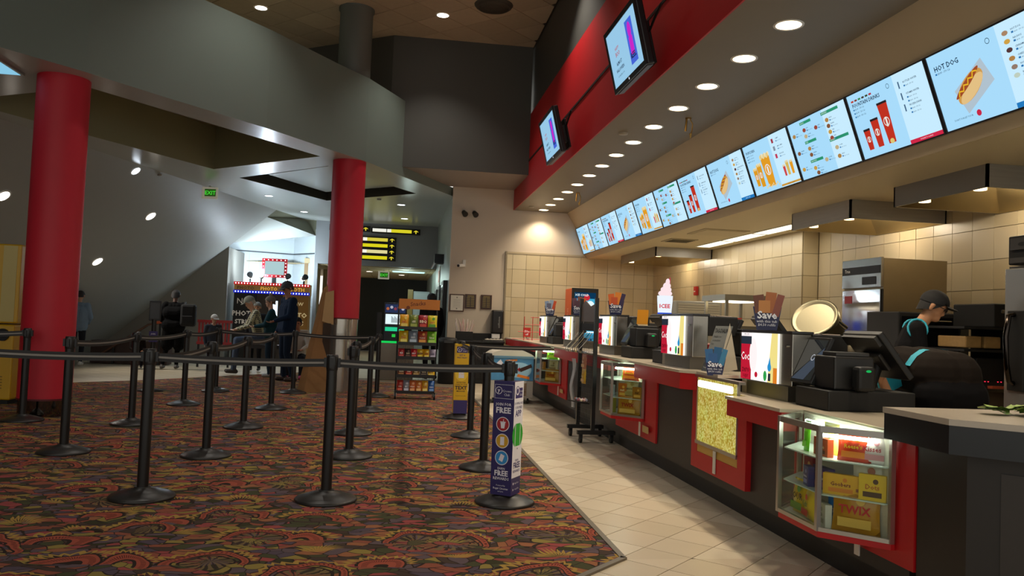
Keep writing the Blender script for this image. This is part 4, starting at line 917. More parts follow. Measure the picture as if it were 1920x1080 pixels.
m = MB(); m.M = FM((0, 0, 0), (.8, -.6, 0), (.1, .1, 1)); m.box(-.06, .05, 0, .06, .2, .003); m.build('card', mat('e89a1c', .5, name='orange_card'), t)
m = MB(); m.M = FM((0, 0, 0), (.8, -.6, 0), (.1, .1, 1)); m.add([(-.06, .05, .001), (.06, .05, .001), (.09, -.06, .02)], [(0, 1, 2)]); m.build('card_flap', mat('dcc090', .5, name='tan_card'), t)
t = thing('cash_box', 'low black box on the counter left of the second drink dispenser', 'box', (2.36, 6.9, ZB)); BX('box_body', BLACKM, t, 0, 0, 0, .45, .27, .105, b=.006); BX('box_lid', mat('1f1f22', .4, name='lid2'), t, -.004, -.004, .105, .454, .274, .115)
# tent sign about dialing
t = thing('tent_sign', 'tall grey and black card sign with a phone picture on the counter', 'sign', (2.37, 5.83, ZB), FX)
f = FM((0, 0, 0), (1, 0, 0), (0, .3, .95)); m = MB(); m.M = f; m.box(-.16, 0, -.004, .16, .37, 0); s_ = m.build('front_card', mat('4b4d4c', .4, name='charcoal_card'), t)
m = MB(); m.M = f; P = [mat('9a9d98', .4, name='grey_ink'), mat('141414', .4, name='black_ink'), mat('e8e8e4', .4, name='white_ink2')]
m.m = 0; m.rect(-.16, .18, .16, .37, .0006); m.m = 1; m.text('TAG-DIALING', .047, 0, .315, .0012, bold=.03); m.text('Available now', .026, -.13, .275, .0012, 'LEFT'); m.text('at concessions', .026, -.13, .245, .0012, 'LEFT'); m.text('here', .026, -.13, .215, .0012, 'LEFT')
m.add([(-.1, .09, .001), (.06, .16, .001), (.09, .12, .001), (-.06, .05, .001)], [(0, 1, 2, 3)]); m.m = 2; m.disc((-.02, .1), .012, .0016, 10); m.disc((.02, .12), .009, .0016, 10); m.text('Text and data rates apply', .017, -.14, .025, .0012, 'LEFT'); m.text('Pay', .02, .12, .03, .0012, bold=.02)
m.add([(.12, .19, .001), (.128, .19, .001), (.09, .12, .001), (.08, .12, .001)], [(0, 1, 2, 3)]); m.build('card_print', P, s_)
m = MB(); m.M = FM((0, 0, 0), (1, 0, 0), (0, -.2, .98)) ; m.add([(.16, .0, -.16), (.16, .0, 0), (.16, .35, -.16)], [(0, 1, 2)]); m.build('easel_back', mat('c8bda8', .5, name='easel_card'), t)
# popcorn tub shaped cards reading Save
def tub_card(loc, rz, s, c_top, label, pal):
    t = thing('tub_card', label, 'sign', loc, rz, 'tub shaped offer cards')
    m = plane_xz(MB(), 0); m.prism([(-.07 * s, 0), (.07 * s, 0), (.1 * s, .17 * s), (-.1 * s, .17 * s)], -.004, 0); b = m.build('tub', mat('1d2450', .4, name='navy_card'), t)
    k = 0
    for (x, y, w, h, a) in ((-.055, .19, .075, .13, .15), (.02, .2, .075, .15, -.1), (.075, .18, .05, .16, -.25), (-.02, .17, .08, .09, 0)):
        m = plane_xz(MB(), -.001 - .001 * k); m.M = m.M @ Matrix.Translation((x * s, y * s, 0)) @ Matrix.Rotation(a, 4, 'Z')
        m.prism([(-w / 2 * s, -h / 2 * s), (w / 2 * s, -h / 2 * s), (w / 2 * s, h / 2 * s), (-w / 2 * s, h / 2 * s)], 0, .001); m.build('picture', mat(pal[k], .4, name='picture_ink'), t); k += 1
    m = plane_xz(MB(), -.006); m.text('Save', .075 * s, 0, .085 * s, 0, bold=.03); m.text('with this tub', .028 * s, 0, .055 * s, 0); m.text('$4.50 refills', .026 * s, 0, .03 * s, 0); m.build('card_print', mat('eef0f8', .4, name='white_ink3'), b)
    return t
PB = ['6a3a22', 'a8622e', '8a4a3a', 'c08040']; PC = ['2f6aa0', '1d5f90', '3a86b0', '2c5f9a']; PO = ['e8702a', 'f0902a', '3a2a50', 'd85a2a']; PG = ['8aa0c0', '9ab0c8', 'c8502a', '6a6a80']; PD = ['6a4a5a', '8a5a4a', 'd8702a', '5a3a4a']
aim = math.radians(-28)
tub_card((2.52, 5.2, ZA + .446), aim, .95, 0, 'navy tub card with brown pictures standing on the nearest drink dispenser', PB)
tub_card((2.3, 5.55, ZB - .01), aim, .75, 0, 'navy and blue tub card standing on the counter beside the nearest drink dispenser', PC)
tub_card((2.5, 8.98, ZB + .446), aim, .95, 0, 'tub card with orange pictures standing on the middle drink dispenser', PO)
tub_card((2.52, 11.0, ZB + .446), aim, .95, 0, 'dark tub card half hidden by the wheeled rack on the fourth drink dispenser', PD)
tub_card((2.52, 13.1, ZB + .446), aim, .95, 0, 'tub card with pale blue pictures standing on the farthest drink dispenser', PG)
# red wire card holders at the far end
for x, y, lb in ((2.42, 14.6, 'small red square card sign standing at the far end of the counter'), ):
    t = thing('table_card', lb, 'sign', (x, y, ZB)); m = plane_xz(MB(), 0); m.box(-.1, .05, 0, .04, .22, .006); m.build('card', mat('b3231f', .4, name='red_card'), t); m = plane_xz(MB(), -.007); m.text('50c', .06, -.03, .13, .0, bold=.03); m.text('off', .05, -.03, .08, .0, bold=.02); m.build('card_print', WH, t); m = MB(); m.cyl((-.03, .005, 0), (-.03, .005, .06), .006).cyl((-.03, .005, .003), (.02, .005, .003), .03, n=12); m.build('holder', BLACK, t)
t = thing('wire_rack', 'red wire rack standing behind the farthest drink dispenser', 'rack', (2.3, 14.05, ZB)); RW = mat('c0392b', .4, name='red_wire')
for k in range(4):
    m = MB(); z = .02 + .13 * k; x1 = .13 + .11 * k; m.tube([(x1 - .4, 0, z), (.25, 0, z)], .006, 6); m.build('rail', RW, t)
for x in (-.05, .1, .25): MB().tube([(x, 0, 0), (x, 0, .42)], .007, 6).build('upright', RW, t)
# ---- kitchen behind
wt = thing('work_table', 'long steel work table behind the counter', 'table', (0, 0, 0))
BX('table_top', STEEL, wt, 3.35, 6.9, .86, 4.1, 10.8, .9)
for x in (3.4, 4.05):
    for y in (7.0, 8.8, 10.7): BX('leg', STEEL, wt, x - .02, y - .02, 0, x + .02, y + .02, .86)
wm = thing('food_warmer', 'open stainless food warmer with two shelves behind the counter', 'food warmer', (3.6, 8.43, .9))
for x in (0, .46):
    for y in (0, .62): BX('post', mat('a49a82', .3, .9, name='warm_steel'), wm, x - (0 if x == 0 else .03), y - (0 if y == 0 else .03), 0, x + (.03 if x == 0 else 0), y + (.03 if y == 0 else 0), .72)
BX('canopy', mat('a49a82', .3, .9, name='warm_steel'), wm, -.02, -.02, .7, .5, .66, .765); BX('shelf', mat('a49a82', .3, .9, name='warm_steel'), wm, 0, 0, .36, .46, .62, .42); BX('shelf', mat('a49a82', .3, .9, name='warm_steel'), wm, 0, 0, .02, .46, .62, .06)
BX('heat_lamp', emat('fff0d0', 4), wm, .05, .1, .688, .4, .5, .699); BX('heat_lamp', emat('fff0d0', 2.5), wm, .04, .02, .35, .42, .5, .358)
lamp('warmer_lamp', 'POINT', (.23, .3, .3), 4, WARM, .1, parent=wm)
def basket(loc, c, label, w=.26, d=.2, h=.09, n=5):
    t = thing('food_basket', label, 'basket', loc); m = MB(); m.loft([(-w / 2 * .85, -d / 2 * .85, 0), (w / 2 * .85, -d / 2 * .85, 0), (w / 2 * .85, d / 2 * .85, 0), (-w / 2 * .85, d / 2 * .85, 0)], [(-w / 2, -d / 2, h), (w / 2, -d / 2, h), (w / 2, d / 2, h), (-w / 2, d / 2, h)]); m.build('basket_body', mat(c, .4, name='basket_plastic'), t)
    for k in range(n): MB().box(-w / 2 + .02 + (w - .04) * k / n, -d / 2 - .004, h * .3, -w / 2 + .03 + (w - .04) * k / n, -d / 2 * .93, h * .85).build('rib', mat('e8b0a0', .4, name='basket_rib'), t)
    MB().box(-w / 2 - .008, -d / 2 - .008, h - .012, w / 2 + .008, d / 2 + .008, h).build('rim', mat(c, .4, name='basket_plastic'), t); return t
basket((3.72, 8.62, .9 + .42), 'd24a3c', 'red plastic food basket on the upper shelf of the food warmer', .2)
rb = thing('condiment_bin', 'red counter bin cabinet below the pastry tray behind the counter', 'bin', (2.98, 7.5, .0)); BX('bin_body', mat('b8241f', .35, name='red_bin', coat=.5), rb, 0, 0, 0, .36, .75, 1.1, b=.02); BX('bin_lid', mat('7e1414', .3, name='dark_red_lid'), rb, -.01, -.01, 1.1, .37, .76, 1.12)
tr = thing('pastry_tray', 'tray of paper-wrapped pretzels and hot dogs behind the card sign', 'food', (3.35, 7.05, .9)); BX('tray', STEEL, tr, 0, 0, .25, .34, .5, .275); BX('stand', mat('333333', .5, name='stand'), tr, .05, .05, 0, .3, .45, .25)
for k in range(8):
    m = MB(); m.ball((.06 + .07 * (k % 4), .12 + .22 * (k // 4), .31), (.045, .11, .035), 10, 6); m.build('pastry', mat('b8722e', .5, name='pastry', var=.2, vs=20), tr)
    m = MB(); m.ball((.06 + .07 * (k % 4), .16 + .22 * (k // 4), .33), (.05, .06, .03), 10, 6); m.build('paper', mat('e9dfcc', .6, name='paper'), tr)
# popper kettle
kt = thing('popcorn_kettle', 'tilted stainless popper bowl behind the nearest register', 'kettle', (3.5, 6.3, 0))
AX = Vector((-.62, -.5, .6)).normalized(); KM = Matrix.Translation((0, 0, 1.36)) @ Vector((0, 0, 1)).rotation_difference(AX).to_matrix().to_4x4(); KS = mat('8f8870', .38, .9, name='popper_steel')
m = MB(); m.M = KM @ Matrix.Translation((0, 0, .06)); m.lathe([(.185, 0), (.195, .012), (.18, .016), (.14, -.012), (.08, -.028), (0, -.032)], 36); m.build('lid', KS, kt)
m = MB(); m.M = KM @ Matrix.Translation((.03, .0, -.2)); m.lathe([(0, 0), (.13, .0), (.15, .02), (.155, .2), (.165, .21)], 32); m.build('pot', KS, kt)
m = MB(); m.M = KM; m.cyl((.12, -.1, .0), (.16, -.12, -.12), .02); m.build('hinge', STEEL, kt)
MB().tube([(.0, .0, .9), (.1, .05, 1.15), (.16, .08, 1.3)], .025).build('arm', STEEL, kt); BX('stand', STEEL, kt, -.12, -.12, 0, .25, .25, .9)
# lit frozen drink cup sign on its machine
ic = thing('frozen_drink_machine', 'black frozen drink machine under the lit cup sign', 'machine', (3.32, 9.85, .9)); BX('cabinet', BLACKM, ic, 0, 0, 0, .35, .6, .42, b=.01); BX('drip_tray', STEEL, ic, -.06, .1, .02, 0, .5, .05)
for k in range(2): MB().cyl((-.03, .2 + .2 * k, .25), (-.03, .2 + .2 * k, .16), .02).build('tap', STEEL, ic)
cs = thing('cup_sign', 'lit white and blue cup-shaped sign with a swirl of whipped top', 'sign', (3.43, 9.98, 1.32), math.radians(-19))
m = MB(); m.lathe([(.07, 0), (.085, .12), (.098, .3), (.1, .36)], 20); m.build('cup', emat('eef6ff', 1.0, 'cup_white'), cs)
m = MB(); m.lathe([(.075, .0), (.09, .13), (.092, .14)], 20, cap=False); m.M = None; m.build('blue_base', emat('1f4fe0', .9, 'cup_blue'), cs)
for k, (r_, z) in enumerate(((.09, .39), (.07, .44), (.05, .49), (.028, .54))): MB().ball((.01 * k, 0, z), (r_, r_, .045), 16, 8).build('swirl', emat('ffe6ea', 1.0, 'swirl'), cs)
m = plane_xz(MB(), -.101); m.text('ICEE', .07, 0, .2, 0, bold=.03); m.build('cup_print', emat('d8283c', .9, 'cup_red'), cs); BX('straw', emat('c83a5a', .8), cs, .05, -.01, .4, .062, .01, .6)
# louvred ice machine
im = thing('ice_machine', 'grey louvred ice machine behind the food warmer', 'machine', (4.12, 11.5, 0)); BX('cabinet', mat('9a988e', .4, .5, name='grey_metal'), im, 0, 0, 0, .73, .7, 1.68, b=.01)
for k in range(13): 
    m = MB(); m.M = FM((.04, -.004, 1.2 + .035 * k), (1, 0, 0), (0, -.35, .9)); m.box(0, 0, 0, .65, .026, .006); m.build('louvre', mat('c2beb0', .4, .4, name='louvre'), im)
# orange glass-door cooler by the end wall
cl = thing('drink_cooler', 'orange sided glass door cooler glowing blue near the end wall', 'cooler', (3.43, 15.55, 0)); BX('cabinet', mat('c8501f', .45, name='orange_cabinet'), cl, 0, .03, 0, .53, .65, 1.98, b=.01); BX('door_frame', BLACK, cl, -.005, 0, .1, .535, .035, 1.985, b=.006)
p = BX('door_glass', emat('4cc2ee', .75, 'cooler_glow'), cl, .05, -.006, .2, .48, .001, 1.9)
m = plane_xz(MB(), -.007); P = [emat('0f5fb0', .8), emat('e8fbff', 1), emat('d02a3a', .9), emat('12466e', .6)]
m.m = 3; m.rect(.05, 1.78, .48, 1.9, .0004); m.m = 2; m.disc((.3, 1.8), .06, .0008, 16); m.m = 1; m.disc((.37, 1.6), .1, .0008, 18, .14); m.rect(.05, 1.42, .48, 1.45, .0008); m.rect(.05, 1.1, .48, 1.13, .0008); m.rect(.05, .8, .48, .83, .0008); m.text('ICE COLD', .06, .2, 1.83, .001, bold=.02)
for r_ in range(4):
    for k in range(7): m.m = 0 if (k + r_) % 3 else 3; m.rect(.06 + .055 * k, .86 + .3 * r_ if r_ < 3 else 1.5, .1 + .055 * k, .98 + .3 * r_ if r_ < 3 else 1.68, .0006)
m.build('door_print', P, p); m = MB(); m.M = Matrix.Translation((0, .35, 1)) @ FM((0, 0, 0), (0, 0, -1), (0, 1, 0)); m.M = FM((-.006, .34, 1.3), (0, 0, 1), (0, 1, 0)); m.text('DASANI', .16, 0, -.05, .001, bold=.01); m.build('side_print', mat('e8a08a', .5, name='pale_ink'), cl)
# fire alarm
t = thing('fire_alarm', 'small red fire alarm box on the tiled back wall', 'alarm', (5.42, 14.0, 1.96)); BX('box', mat('c8281e', .4, name='alarm_red'), t, -.05, -.06, -.08, 0, .06, .08, b=.006); BX('handle', WHITE, t, -.055, -.03, -.02, -.05, .03, .0)
t = thing('fire_alarm', 'small red pull box low on the end wall above the lit cup machine', 'alarm', (5.1, 16.58, 1.35)); BX('box', mat('c8281e', .4, name='alarm_red'), t, -.05, -.04, -.06, .05, 0, .06, b=.006); BX('handle', WHITE, t, -.03, -.045, -.02, .03, -.04, .0)
# ---- reach-in refrigerators
fr = thing('refrigerator', 'tall stainless reach-in refrigerator with dark control strip behind the capped worker', 'refrigerator', (4.75, 7.35, 0))
BX('cabinet', mat('8f7f62', .35, .75, name='warm_side', var=.1), fr, .03, 0, 0, .72, .70, 2.05); POL = mat('a6a4a0', .12, 1, name='polished_door')
BX('door', POL, fr, 0, .01, .1, .03, .69, 1.74, b=.004); BX('grille', STEEL, fr, 0, 0, 1.76, .03, .70, 2.06, b=.003); BX('strip', BLACK, fr, -.004, .01, 1.9, 0, .69, 1.98); BX('thermostat', BLACK, fr, -.004, .08, 1.79, 0, .32, 1.87)
m = MB(); m.M = FM((-.005, .65, 1.925), (0, -1, 0), (0, 0, 1)); m.text('True', .05, .06, 0, .0005, bold=.02); m.build('maker_print', WHITE, fr); BX('sticker', mat('8a2a34', .4, name='maroon_sticker'), fr, -.002, .5, 1.6, 0, .64, 1.68); BX('gasket', BLACKM, fr, .01, -.004, .1, .03, 0, 1.74); BX('handle', BLACKM, fr, -.03, .02, .9, 0, .06, 1.2, b=.008)
fr = thing('refrigerator', 'polished steel refrigerator with a long curved handle at the right edge', 'refrigerator', (4.6, 4.75, 0))
BX('cabinet', mat('6f6a62', .35, .8, name='side2'), fr, .04, 0, 0, .85, .78, 1.84); BX('door', mat('a8a8a6', .22, .7, name='mirror_door', coat=.3), fr, 0, .005, .1, .04, .775, 1.82, b=.006); BX('top_unit', BLACKM, fr, .02, 0, 1.85, .85, .77, 2.07, b=.01); BX('top_grille', mat('4a4744', .4, .4, name='grille'), fr, .0, .02, 1.96, .02, .73, 2.05); BX('top_grille', mat('4a4744', .4, .4, name='grille'), fr, .0, .02, 1.86, .02, .73, 1.9)
m = MB(); m.M = FM((-.001, .66, 2.0), (0, -1, 0), (0, 0, 1)); m.disc((.06, 0), .05, .001, 16, .016); m.build('badge', BLACK, fr)
MB().tube([(-.01, .66, 1.47), (-.06, .66, 1.46), (-.085, .66, 1.3), (-.075, .66, 1.1), (-.05, .66, .97), (-.0, .66, .95)], .02, 10).build('handle', mat('3a3430', .15, 1, name='dark_chrome'), fr); BX('handle_plate', BLACKM, fr, -.015, .57, .9, 0, .73, 1.5, b=.006)
bo = thing('oven', 'black glass oven box behind the bending worker', 'oven', (4.5, 6.68, 0)); BX('stand', mat('3f3a34', .4, .5, name='oven_stand'), bo, .02, .02, 0, .68, .5, .88); BX('oven_body', BLACKM, bo, 0, 0, .88, .62, .5, 1.5, b=.01); BX('side_panel', mat('6a6558', .4, .6, name='oven_side'), bo, .62, .0, .88, .7, .5, 1.48); BX('oven_door', mat('0c0c0d', .12, name='oven_glass'), bo, .03, -.012, .92, .59, 0, 1.46); MB().tube([(.1, -.03, 1.42), (.5, -.03, 1.42)], .012).build('handle', STEEL, bo)
mw = thing('warming_cabinet', 'black warming cabinet with red number lights at the right', 'warmer', (4.72, 6.05, 0)); BX('stand', mat('57493a', .5, .4, name='brown_steel'), mw, 0, 0, 0, .75, .55, .84); BX('stand_top', STEEL, mw, -.03, -.03, .84, .78, .58, .87)
BX('control_box', BLACKM, mw, .1, .05, .87, .5, .5, 1.12, b=.01); m = MB(); m.M = FM((.1, .045, .87), (1, 0, 0), (0, .3, .95)); m.box(0, 0, 0, .4, .13, .01); cp = m.build('control_panel', BLACK, mw)
m = MB(); m.M = FM((.1, .045, .87), (1, 0, 0), (0, .3, .95)); m.text('88', .06, .1, .05, .012, bold=.03); m.text('88', .06, .22, .05, .012, bold=.03); m.build('number_display', emat('ff2a48', 2.2, 'red_led'), cp)
BX('shelf', BLACKM, mw, -.05, .0, 1.17, .56, .5, 1.19); BX('shelf', BLACKM, mw, -.05, .0, 1.36, .56, .5, 1.38); BX('hood', BLACKM, mw, .22, 0, 1.38, .75, .5, 1.58, b=.01); BX('side_post', BLACKM, mw, .4, 0, .87, .75, .5, 1.38); BX('dial', CHROME, mw, .28, -.01, 1.5, .31, 0, 1.53, b=.004)
for k in range(2): BX('food_pan', mat('9a7a4a', .4, name='pan_food', var=.25, vs=30), mw, .0 + .18 * k, .05, 1.2, .15 + .18 * k, .4, 1.3, b=.01)
BX('red_tray', mat('a8482a', .5, name='clay_tray'), mw, .2, -.02, .87, .5, .04, .89)
# ---- exhaust hoods
HS = mat('a6a29a', .4, .45, name='hood_steel', var=.15, vs=2, aniso=(1, 1, 30))
def hood(x0, y0, x1, y1, zb, label, dark=None):
    t = thing('exhaust_hood', label, 'hood', (0, 0, 0), 0, 'exhaust hoods'); z1 = 2.665; e = .02
    BX('front_panel', dark or HS, t, x0, y0, zb, x0 + e, y1, z1); BX('end_panel', HS, t, x0, y0, zb, x1, y0 + e, z1); BX('end_panel', HS, t, x0, y1 - e, zb, x1, y1, z1); BX('back_panel', HS, t, x1 - e, y0, zb, x1, y1, z1)
    a = [(x0 + e, y0 + e, zb), (x1 - e, y0 + e, zb), (x1 - e, y1 - e, zb), (x0 + e, y1 - e, zb)]; cx, cy = (x0 + x1) / 2, (y0 + y1) / 2
    b2 = [(cx + (x - cx) * .35, cy + (y - cy) * .35, zb + .17) for x, y, _ in a]
    for k in range(4): MB().add([a[k], a[(k + 1) % 4], b2[(k + 1) % 4], b2[k]], [(0, 3, 2, 1)]).build('inner_slope', mat('a89468', .25, .9, name='hood_inner'), t)
    MB().add(b2, [(3, 2, 1, 0)]).build('filter', mat('4a4438', .4, .8, name='hood_filter'), t)
    for y in (y0 + .25, y1 - .25): 
        l = MB().cyl((x0 + .14, y, zb + .02), (x0 + .14, y, zb + .06), .05); l.build('hood_light', emat('ffd9a0', 6, 'hood_lamp'), t)
    lamp('hood_lamp', 'POINT', (cx + .12, cy, zb + .06), P_HOOD * .22, WARM, .06, parent=t)
    return t
hood(4.567, 7.62, 5.66, 8.85, 2.47, 'stainless exhaust hood above the near refrigerator')
hood(4.56, 5.68, 5.66, 6.88, 2.48, 'stainless exhaust hood nearest the camera at the right edge', mat('8a8680', .45, .35, name='dark_hood'))
hood(4.39, 13.35, 5.42, 15.5, 2.5, 'stainless exhaust hood at the far end of the kitchen', mat('8f8676', .45, .35, name='brown_hood'))
# ---- kitchen ceiling troffers and vents
for k, (a, b2) in enumerate(((12.94, 11.9), (11.86, 10.8), (10.76, 9.64))):
    t = thing('ceiling_troffer', f'{["farthest","middle","nearest"][k]} of three long fluorescent panels in the kitchen ceiling', 'ceiling light', (4.97, (a + b2) / 2, 2.665), 0, 'kitchen fluorescent panels'); h = (a - b2) / 2
    BX('troffer_frame', WHITE, t, -.02, -h, -.01, .24, h, 0); MB().add([(0, -h + .02, -.011), (0, h - .02, -.011), (.22, h - .02, -.011), (.22, -h + .02, -.011)], [(0, 1, 2, 3)]).build('diffuser', emat('fff2cf', E_TROFFER, 'tube_glow'), t)
    l = lamp('troffer_lamp', 'AREA', (.11, 0, -.02), P_TROFFER, NEUT, parent=t); l.data.shape = 'RECTANGLE'; l.data.size = .22; l.data.size_y = 2 * h
t = thing('ceiling_vent', 'slotted vent in the kitchen ceiling near the far hood', 'vent', (4.4, 12.2, 2.665)); BX('vent_frame', mat('b0a488', .5, name='vent_frame'), t, -.22, -.25, -.012, .22, .25, 0)
for k in range(5): BX('vane', mat('55503f', .5, name='vent_vane'), t, -.18, -.2 + .085 * k, -.018, .18, -.17 + .085 * k, -.012)
t = thing('ceiling_hatch', 'square access panel in the kitchen ceiling', 'panel', (4.5, 10.9, 2.665)); BX('hatch_frame', mat('c2b594', .5, name='hatch'), t, -.33, -.35, -.012, .33, .35, 0); BX('hatch_door', mat('cfc2a2', .5, name='hatch2'), t, -.29, -.31, -.018, .29, .31, -.012)
# ---- end wall: condiment counter, towels, frames, cameras
cc = thing('condiment_counter', 'black condiment counter against the beige end wall', 'counter', (1.22, 15.93, 0)); BX('cabinet', BLACKM, cc, .02, .06, 0, .94, .63, .82, b=.004); BX('counter_top', mat('1c1a19', .25, name='black_top'), cc, 0, 0, .82, .95, .63, .86, b=.006); BX('back_splash', BLACKM, cc, .3, .58, .86, .95, .63, 1.0); BX('door', BLACK, cc, .06, .052, .1, .48, .06, .74); BX('door', BLACK, cc, .5, .052, .1, .92, .06, .74)
BX('waste_slot', mat('6b6358', .5, name='slot'), cc, .12, .046, .6, .4, .053, .72)
sb = thing('straw_box', 'black box full of paper wrapped straws on the condiment counter', 'straws', (1.3, 16.2, .86)); BX('box', BLACKM, sb, -.1, -.08, 0, .24, .1, .17, b=.006)
for k in range(26):
    x = -.08 + .3 * R.random(); y = -.06 + .12 * R.random(); MB().tube([(x, y, .1), (x + (x - .07) * .55 + R.uniform(-.03, .03), y, .37 + R.uniform(-.05, .06))], .006, 5).build('straw', mat(('e8ddd4', 'e0c8c0', 'd8b0a8')[k % 3], .6, name='straw_paper'), sb)
nb = thing('napkin_tray', 'pale napkins and packets spread on the condiment counter', 'napkins', (1.95, 16.15, .86)); BX('tray', BLACK, nb, -.2, -.1, 0, .22, .1, .02)
for k in range(10): MB().box(-.16 + .035 * k, -.07 + .02 * (k % 3), .02, -.12 + .035 * k, .05, .035 + .01 * (k % 2)).build('napkin', mat('d8d0c0', .6, name='napkin'), nb)
td = thing('towel_dispenser', 'black paper dispenser hanging on the end wall', 'dispenser', (2.06, 16.6, 1.24)); BX('case', mat('141312', .25, name='gloss_black'), td, -.12, -.24, -.24, .13, 0, .25, b=.03); BX('paper', WHITE, td, -.1, -.22, -.33, .06, -.1, -.24); m = MB(); m.M = FM((.05, -.242, 0), (0, 0, 1), (-1, 0, 0)); m.text('enMotion', .06, 0, 0, 0, bold=.01); m.build('case_print', mat('8a8a88', .4, name='grey_print'), td)
for (x0, x1, z0, z1, kd, lb) in ((1.03, 1.33, 1.43, 1.79, 0, 'white certificate in a dark wooden frame on the end wall'), (1.35, 1.58, 1.5, 1.8, 1, 'brown award plaque on the end wall next to the certificate'), (1.68, 1.91, 1.5, 1.8, 1, 'brown award plaque on the end wall, the right one near the tiles')):
    x0 += .04; x1 += .04
    t = thing('wall_frame' if kd == 0 else 'wall_plaque', lb, 'frame', ((x0 + x1) / 2, 16.6, (z0 + z1) / 2)); w, h = (x1 - x0) / 2, (z1 - z0) / 2; BX('frame', mat('4a2a1c', .4, name='wood_frame'), t, -w, -.03, -h, w, 0, h, b=.005)
    BX('sheet', mat('d8d2c4', .4, name='certificate') if kd == 0 else mat('2a1d16', .3, name='plaque_dark'), t, -w + .022, -.033, -h + .022, w - .022, -.029, h - .022)
    if kd == 0:
        m = plane_xz(MB(), -.034); m.disc((0, h * .62), .014, 0, 12); m.disc((0, -h * .66), .014, 0, 12)
        for k in range(6): m.rect(-w * .5, h * .35 - k * .03, w * .5, h * .35 - k * .03 + .004, 0)
        m.build('sheet_print', mat('77756e', .5, name='grey_ink2'), t)
    else:
        for k in range(6):
            for j in range(2): BX('name_plate', mat('7d6a42', .35, .6, name='brass_plate'), t, -w * .7 + j * w * .75, -.037, h * .55 - k * h * .24 - .014, -w * .7 + j * w * .75 + w * .6, -.033, h * .55 - k * h * .24 + .008)
        BX('name_plate', mat('7d6a42', .35, .6, name='brass_plate'), t, -w * .6, -.037, h * .66, w * .6, -.033, h * .82)
for x, z, lb in ((1.28, 3.5, 'left of two small black emergency light heads high on the end wall'), (1.5, 3.5, 'right of two small black emergency light heads high on the end wall')):
    t = thing('emergency_light', lb, 'light', (x, 16.6, z)); BX('bracket', mat('b8b0a4', .4, name='pale_bracket'), t, -.03, -.06, .0, .03, 0, .06); m = MB(); m.cyl((0, -.06, 0), (.03, -.16, -.06), .045, .06); m.build('head', BLACKM, t)
t = thing('security_camera', 'white security camera on the end wall above the certificate', 'camera', (1.33, 16.6, 2.42)); MB().box(-.02, -.04, -.06, .04, 0, .09, b=.006).build('mount', WHITE, t); MB().cyl((0, -.05, -.03), (-.12, -.2, -.05), .035).build('camera_body', WHITE, t); MB().cyl((-.12, -.2, -.05), (-.13, -.21, -.052), .028).build('camera_lens', BLACK, t)
tb = thing('trash_bin', 'tall black waste bin left of the condiment counter', 'bin', (1.03, 15.85, 0)); MB().lathe([(.17, 0), (.18, .02), (.18, .78), (.19, .8), (.19, .86), (.15, .9), (0, .91)], 28).build('bin_body', BLACKM, tb); MB().box(-.09, -.195, .8, .09, -.15, .85).build('bin_flap', mat('2a2a2a', .3, name='flap'), tb)
# ---- ice cream freezer
fz = thing('ice_cream_freezer', 'white lidded ice cream chest freezer with a blue picture front', 'freezer', (1.46, 12.3, 0))
BX('cabinet', mat('1d3f78', .4, name='freezer_blue'), fz, 0, .0, .1, .68, .66, .70, b=.01); m = MB()
for k in range(9): pass
prof = [(-.03, .70), (-.03, .73), (.06, .79), (.2, .83), (.36, .84), (.52, .82), (.64, .77), (.71, .72), (.71, .70)]
m.loft([(x, -.02, z) for x, z in prof], [(x, .68, z) for x, z in prof]); m.build('lid', mat('cfc8ba', .35, name='freezer_lid'), fz); BX('lid_edge', mat('5f86a0', .3, name='glass_lid'), fz, .0, -.026, .70, .68, -.02, .735)
p = BX('front_panel', mat('4d8ec0', .4, name='picture_blue', var=.3, vs=5), fz, .0, -.008, .36, .68, .0, .70); m = plane_xz(MB(), -.009); P = [mat('c8252a', .4, name='red_ink3'), WH, mat('e8842a', .4, name='orange_ink'), mat('3a2016', .4, name='choc_ink'), mat('9ac6e0', .4, name='sky_ink')]
m.m = 4; m.disc((.45, .52), .2, .0003, 24, .12); m.m = 2; m.add([(.24, .63, .0006), (.42, .66, .0006), (.42, .69, .0006), (.24, .67, .0006)], [(0, 1, 2, 3)]); m.m = 0; m.text('ICE', .085, .33, .57, .001, bold=.03); m.text('CREAM', .085, .33, .5, .001, bold=.03); m.m = 1; m.text('Enjoy', .04, .33, .645, .001, bold=.02)
m.m = 3; m.add([(.45, .54, .001), (.64, .62, .001), (.66, .57, .001), (.48, .49, .001)], [(0, 1, 2, 3)]); m.m = 2; m.add([(.44, .46, .001), (.62, .42, .001), (.62, .38, .001), (.42, .42, .001)], [(0, 1, 2, 3)]); m.m = 1; m.add([(.08, .6, .001), (.16, .68, .001), (.2, .62, .001), (.14, .55, .001)], [(0, 1, 2, 3)]); m.build('front_print', P, p)
BX('front_skirt', mat('b0aca4', .4, name='skirt'), fz, .0, -.008, .1, .68, .0, .355)
for k in range(9): BX('grille_slat', mat('8a6a48', .4, .4, name='slat'), fz, .3, -.014, .13 + .022 * k, .58, -.008, .142 + .022 * k)
def caster(par, x, y, r=.045, c=None):
    w_ = MB().cyl((x - .014, y, r), (x + .014, y, r), r, n=14).build('caster', BLACKM, par); MB().box(x - .02, y - .02, r, x + .02, y + .02, r * 2.1).build('caster_fork', c or ALU, w_)
for x in (.07, .61):
    for y in (.05, .6): caster(fz, x, y)
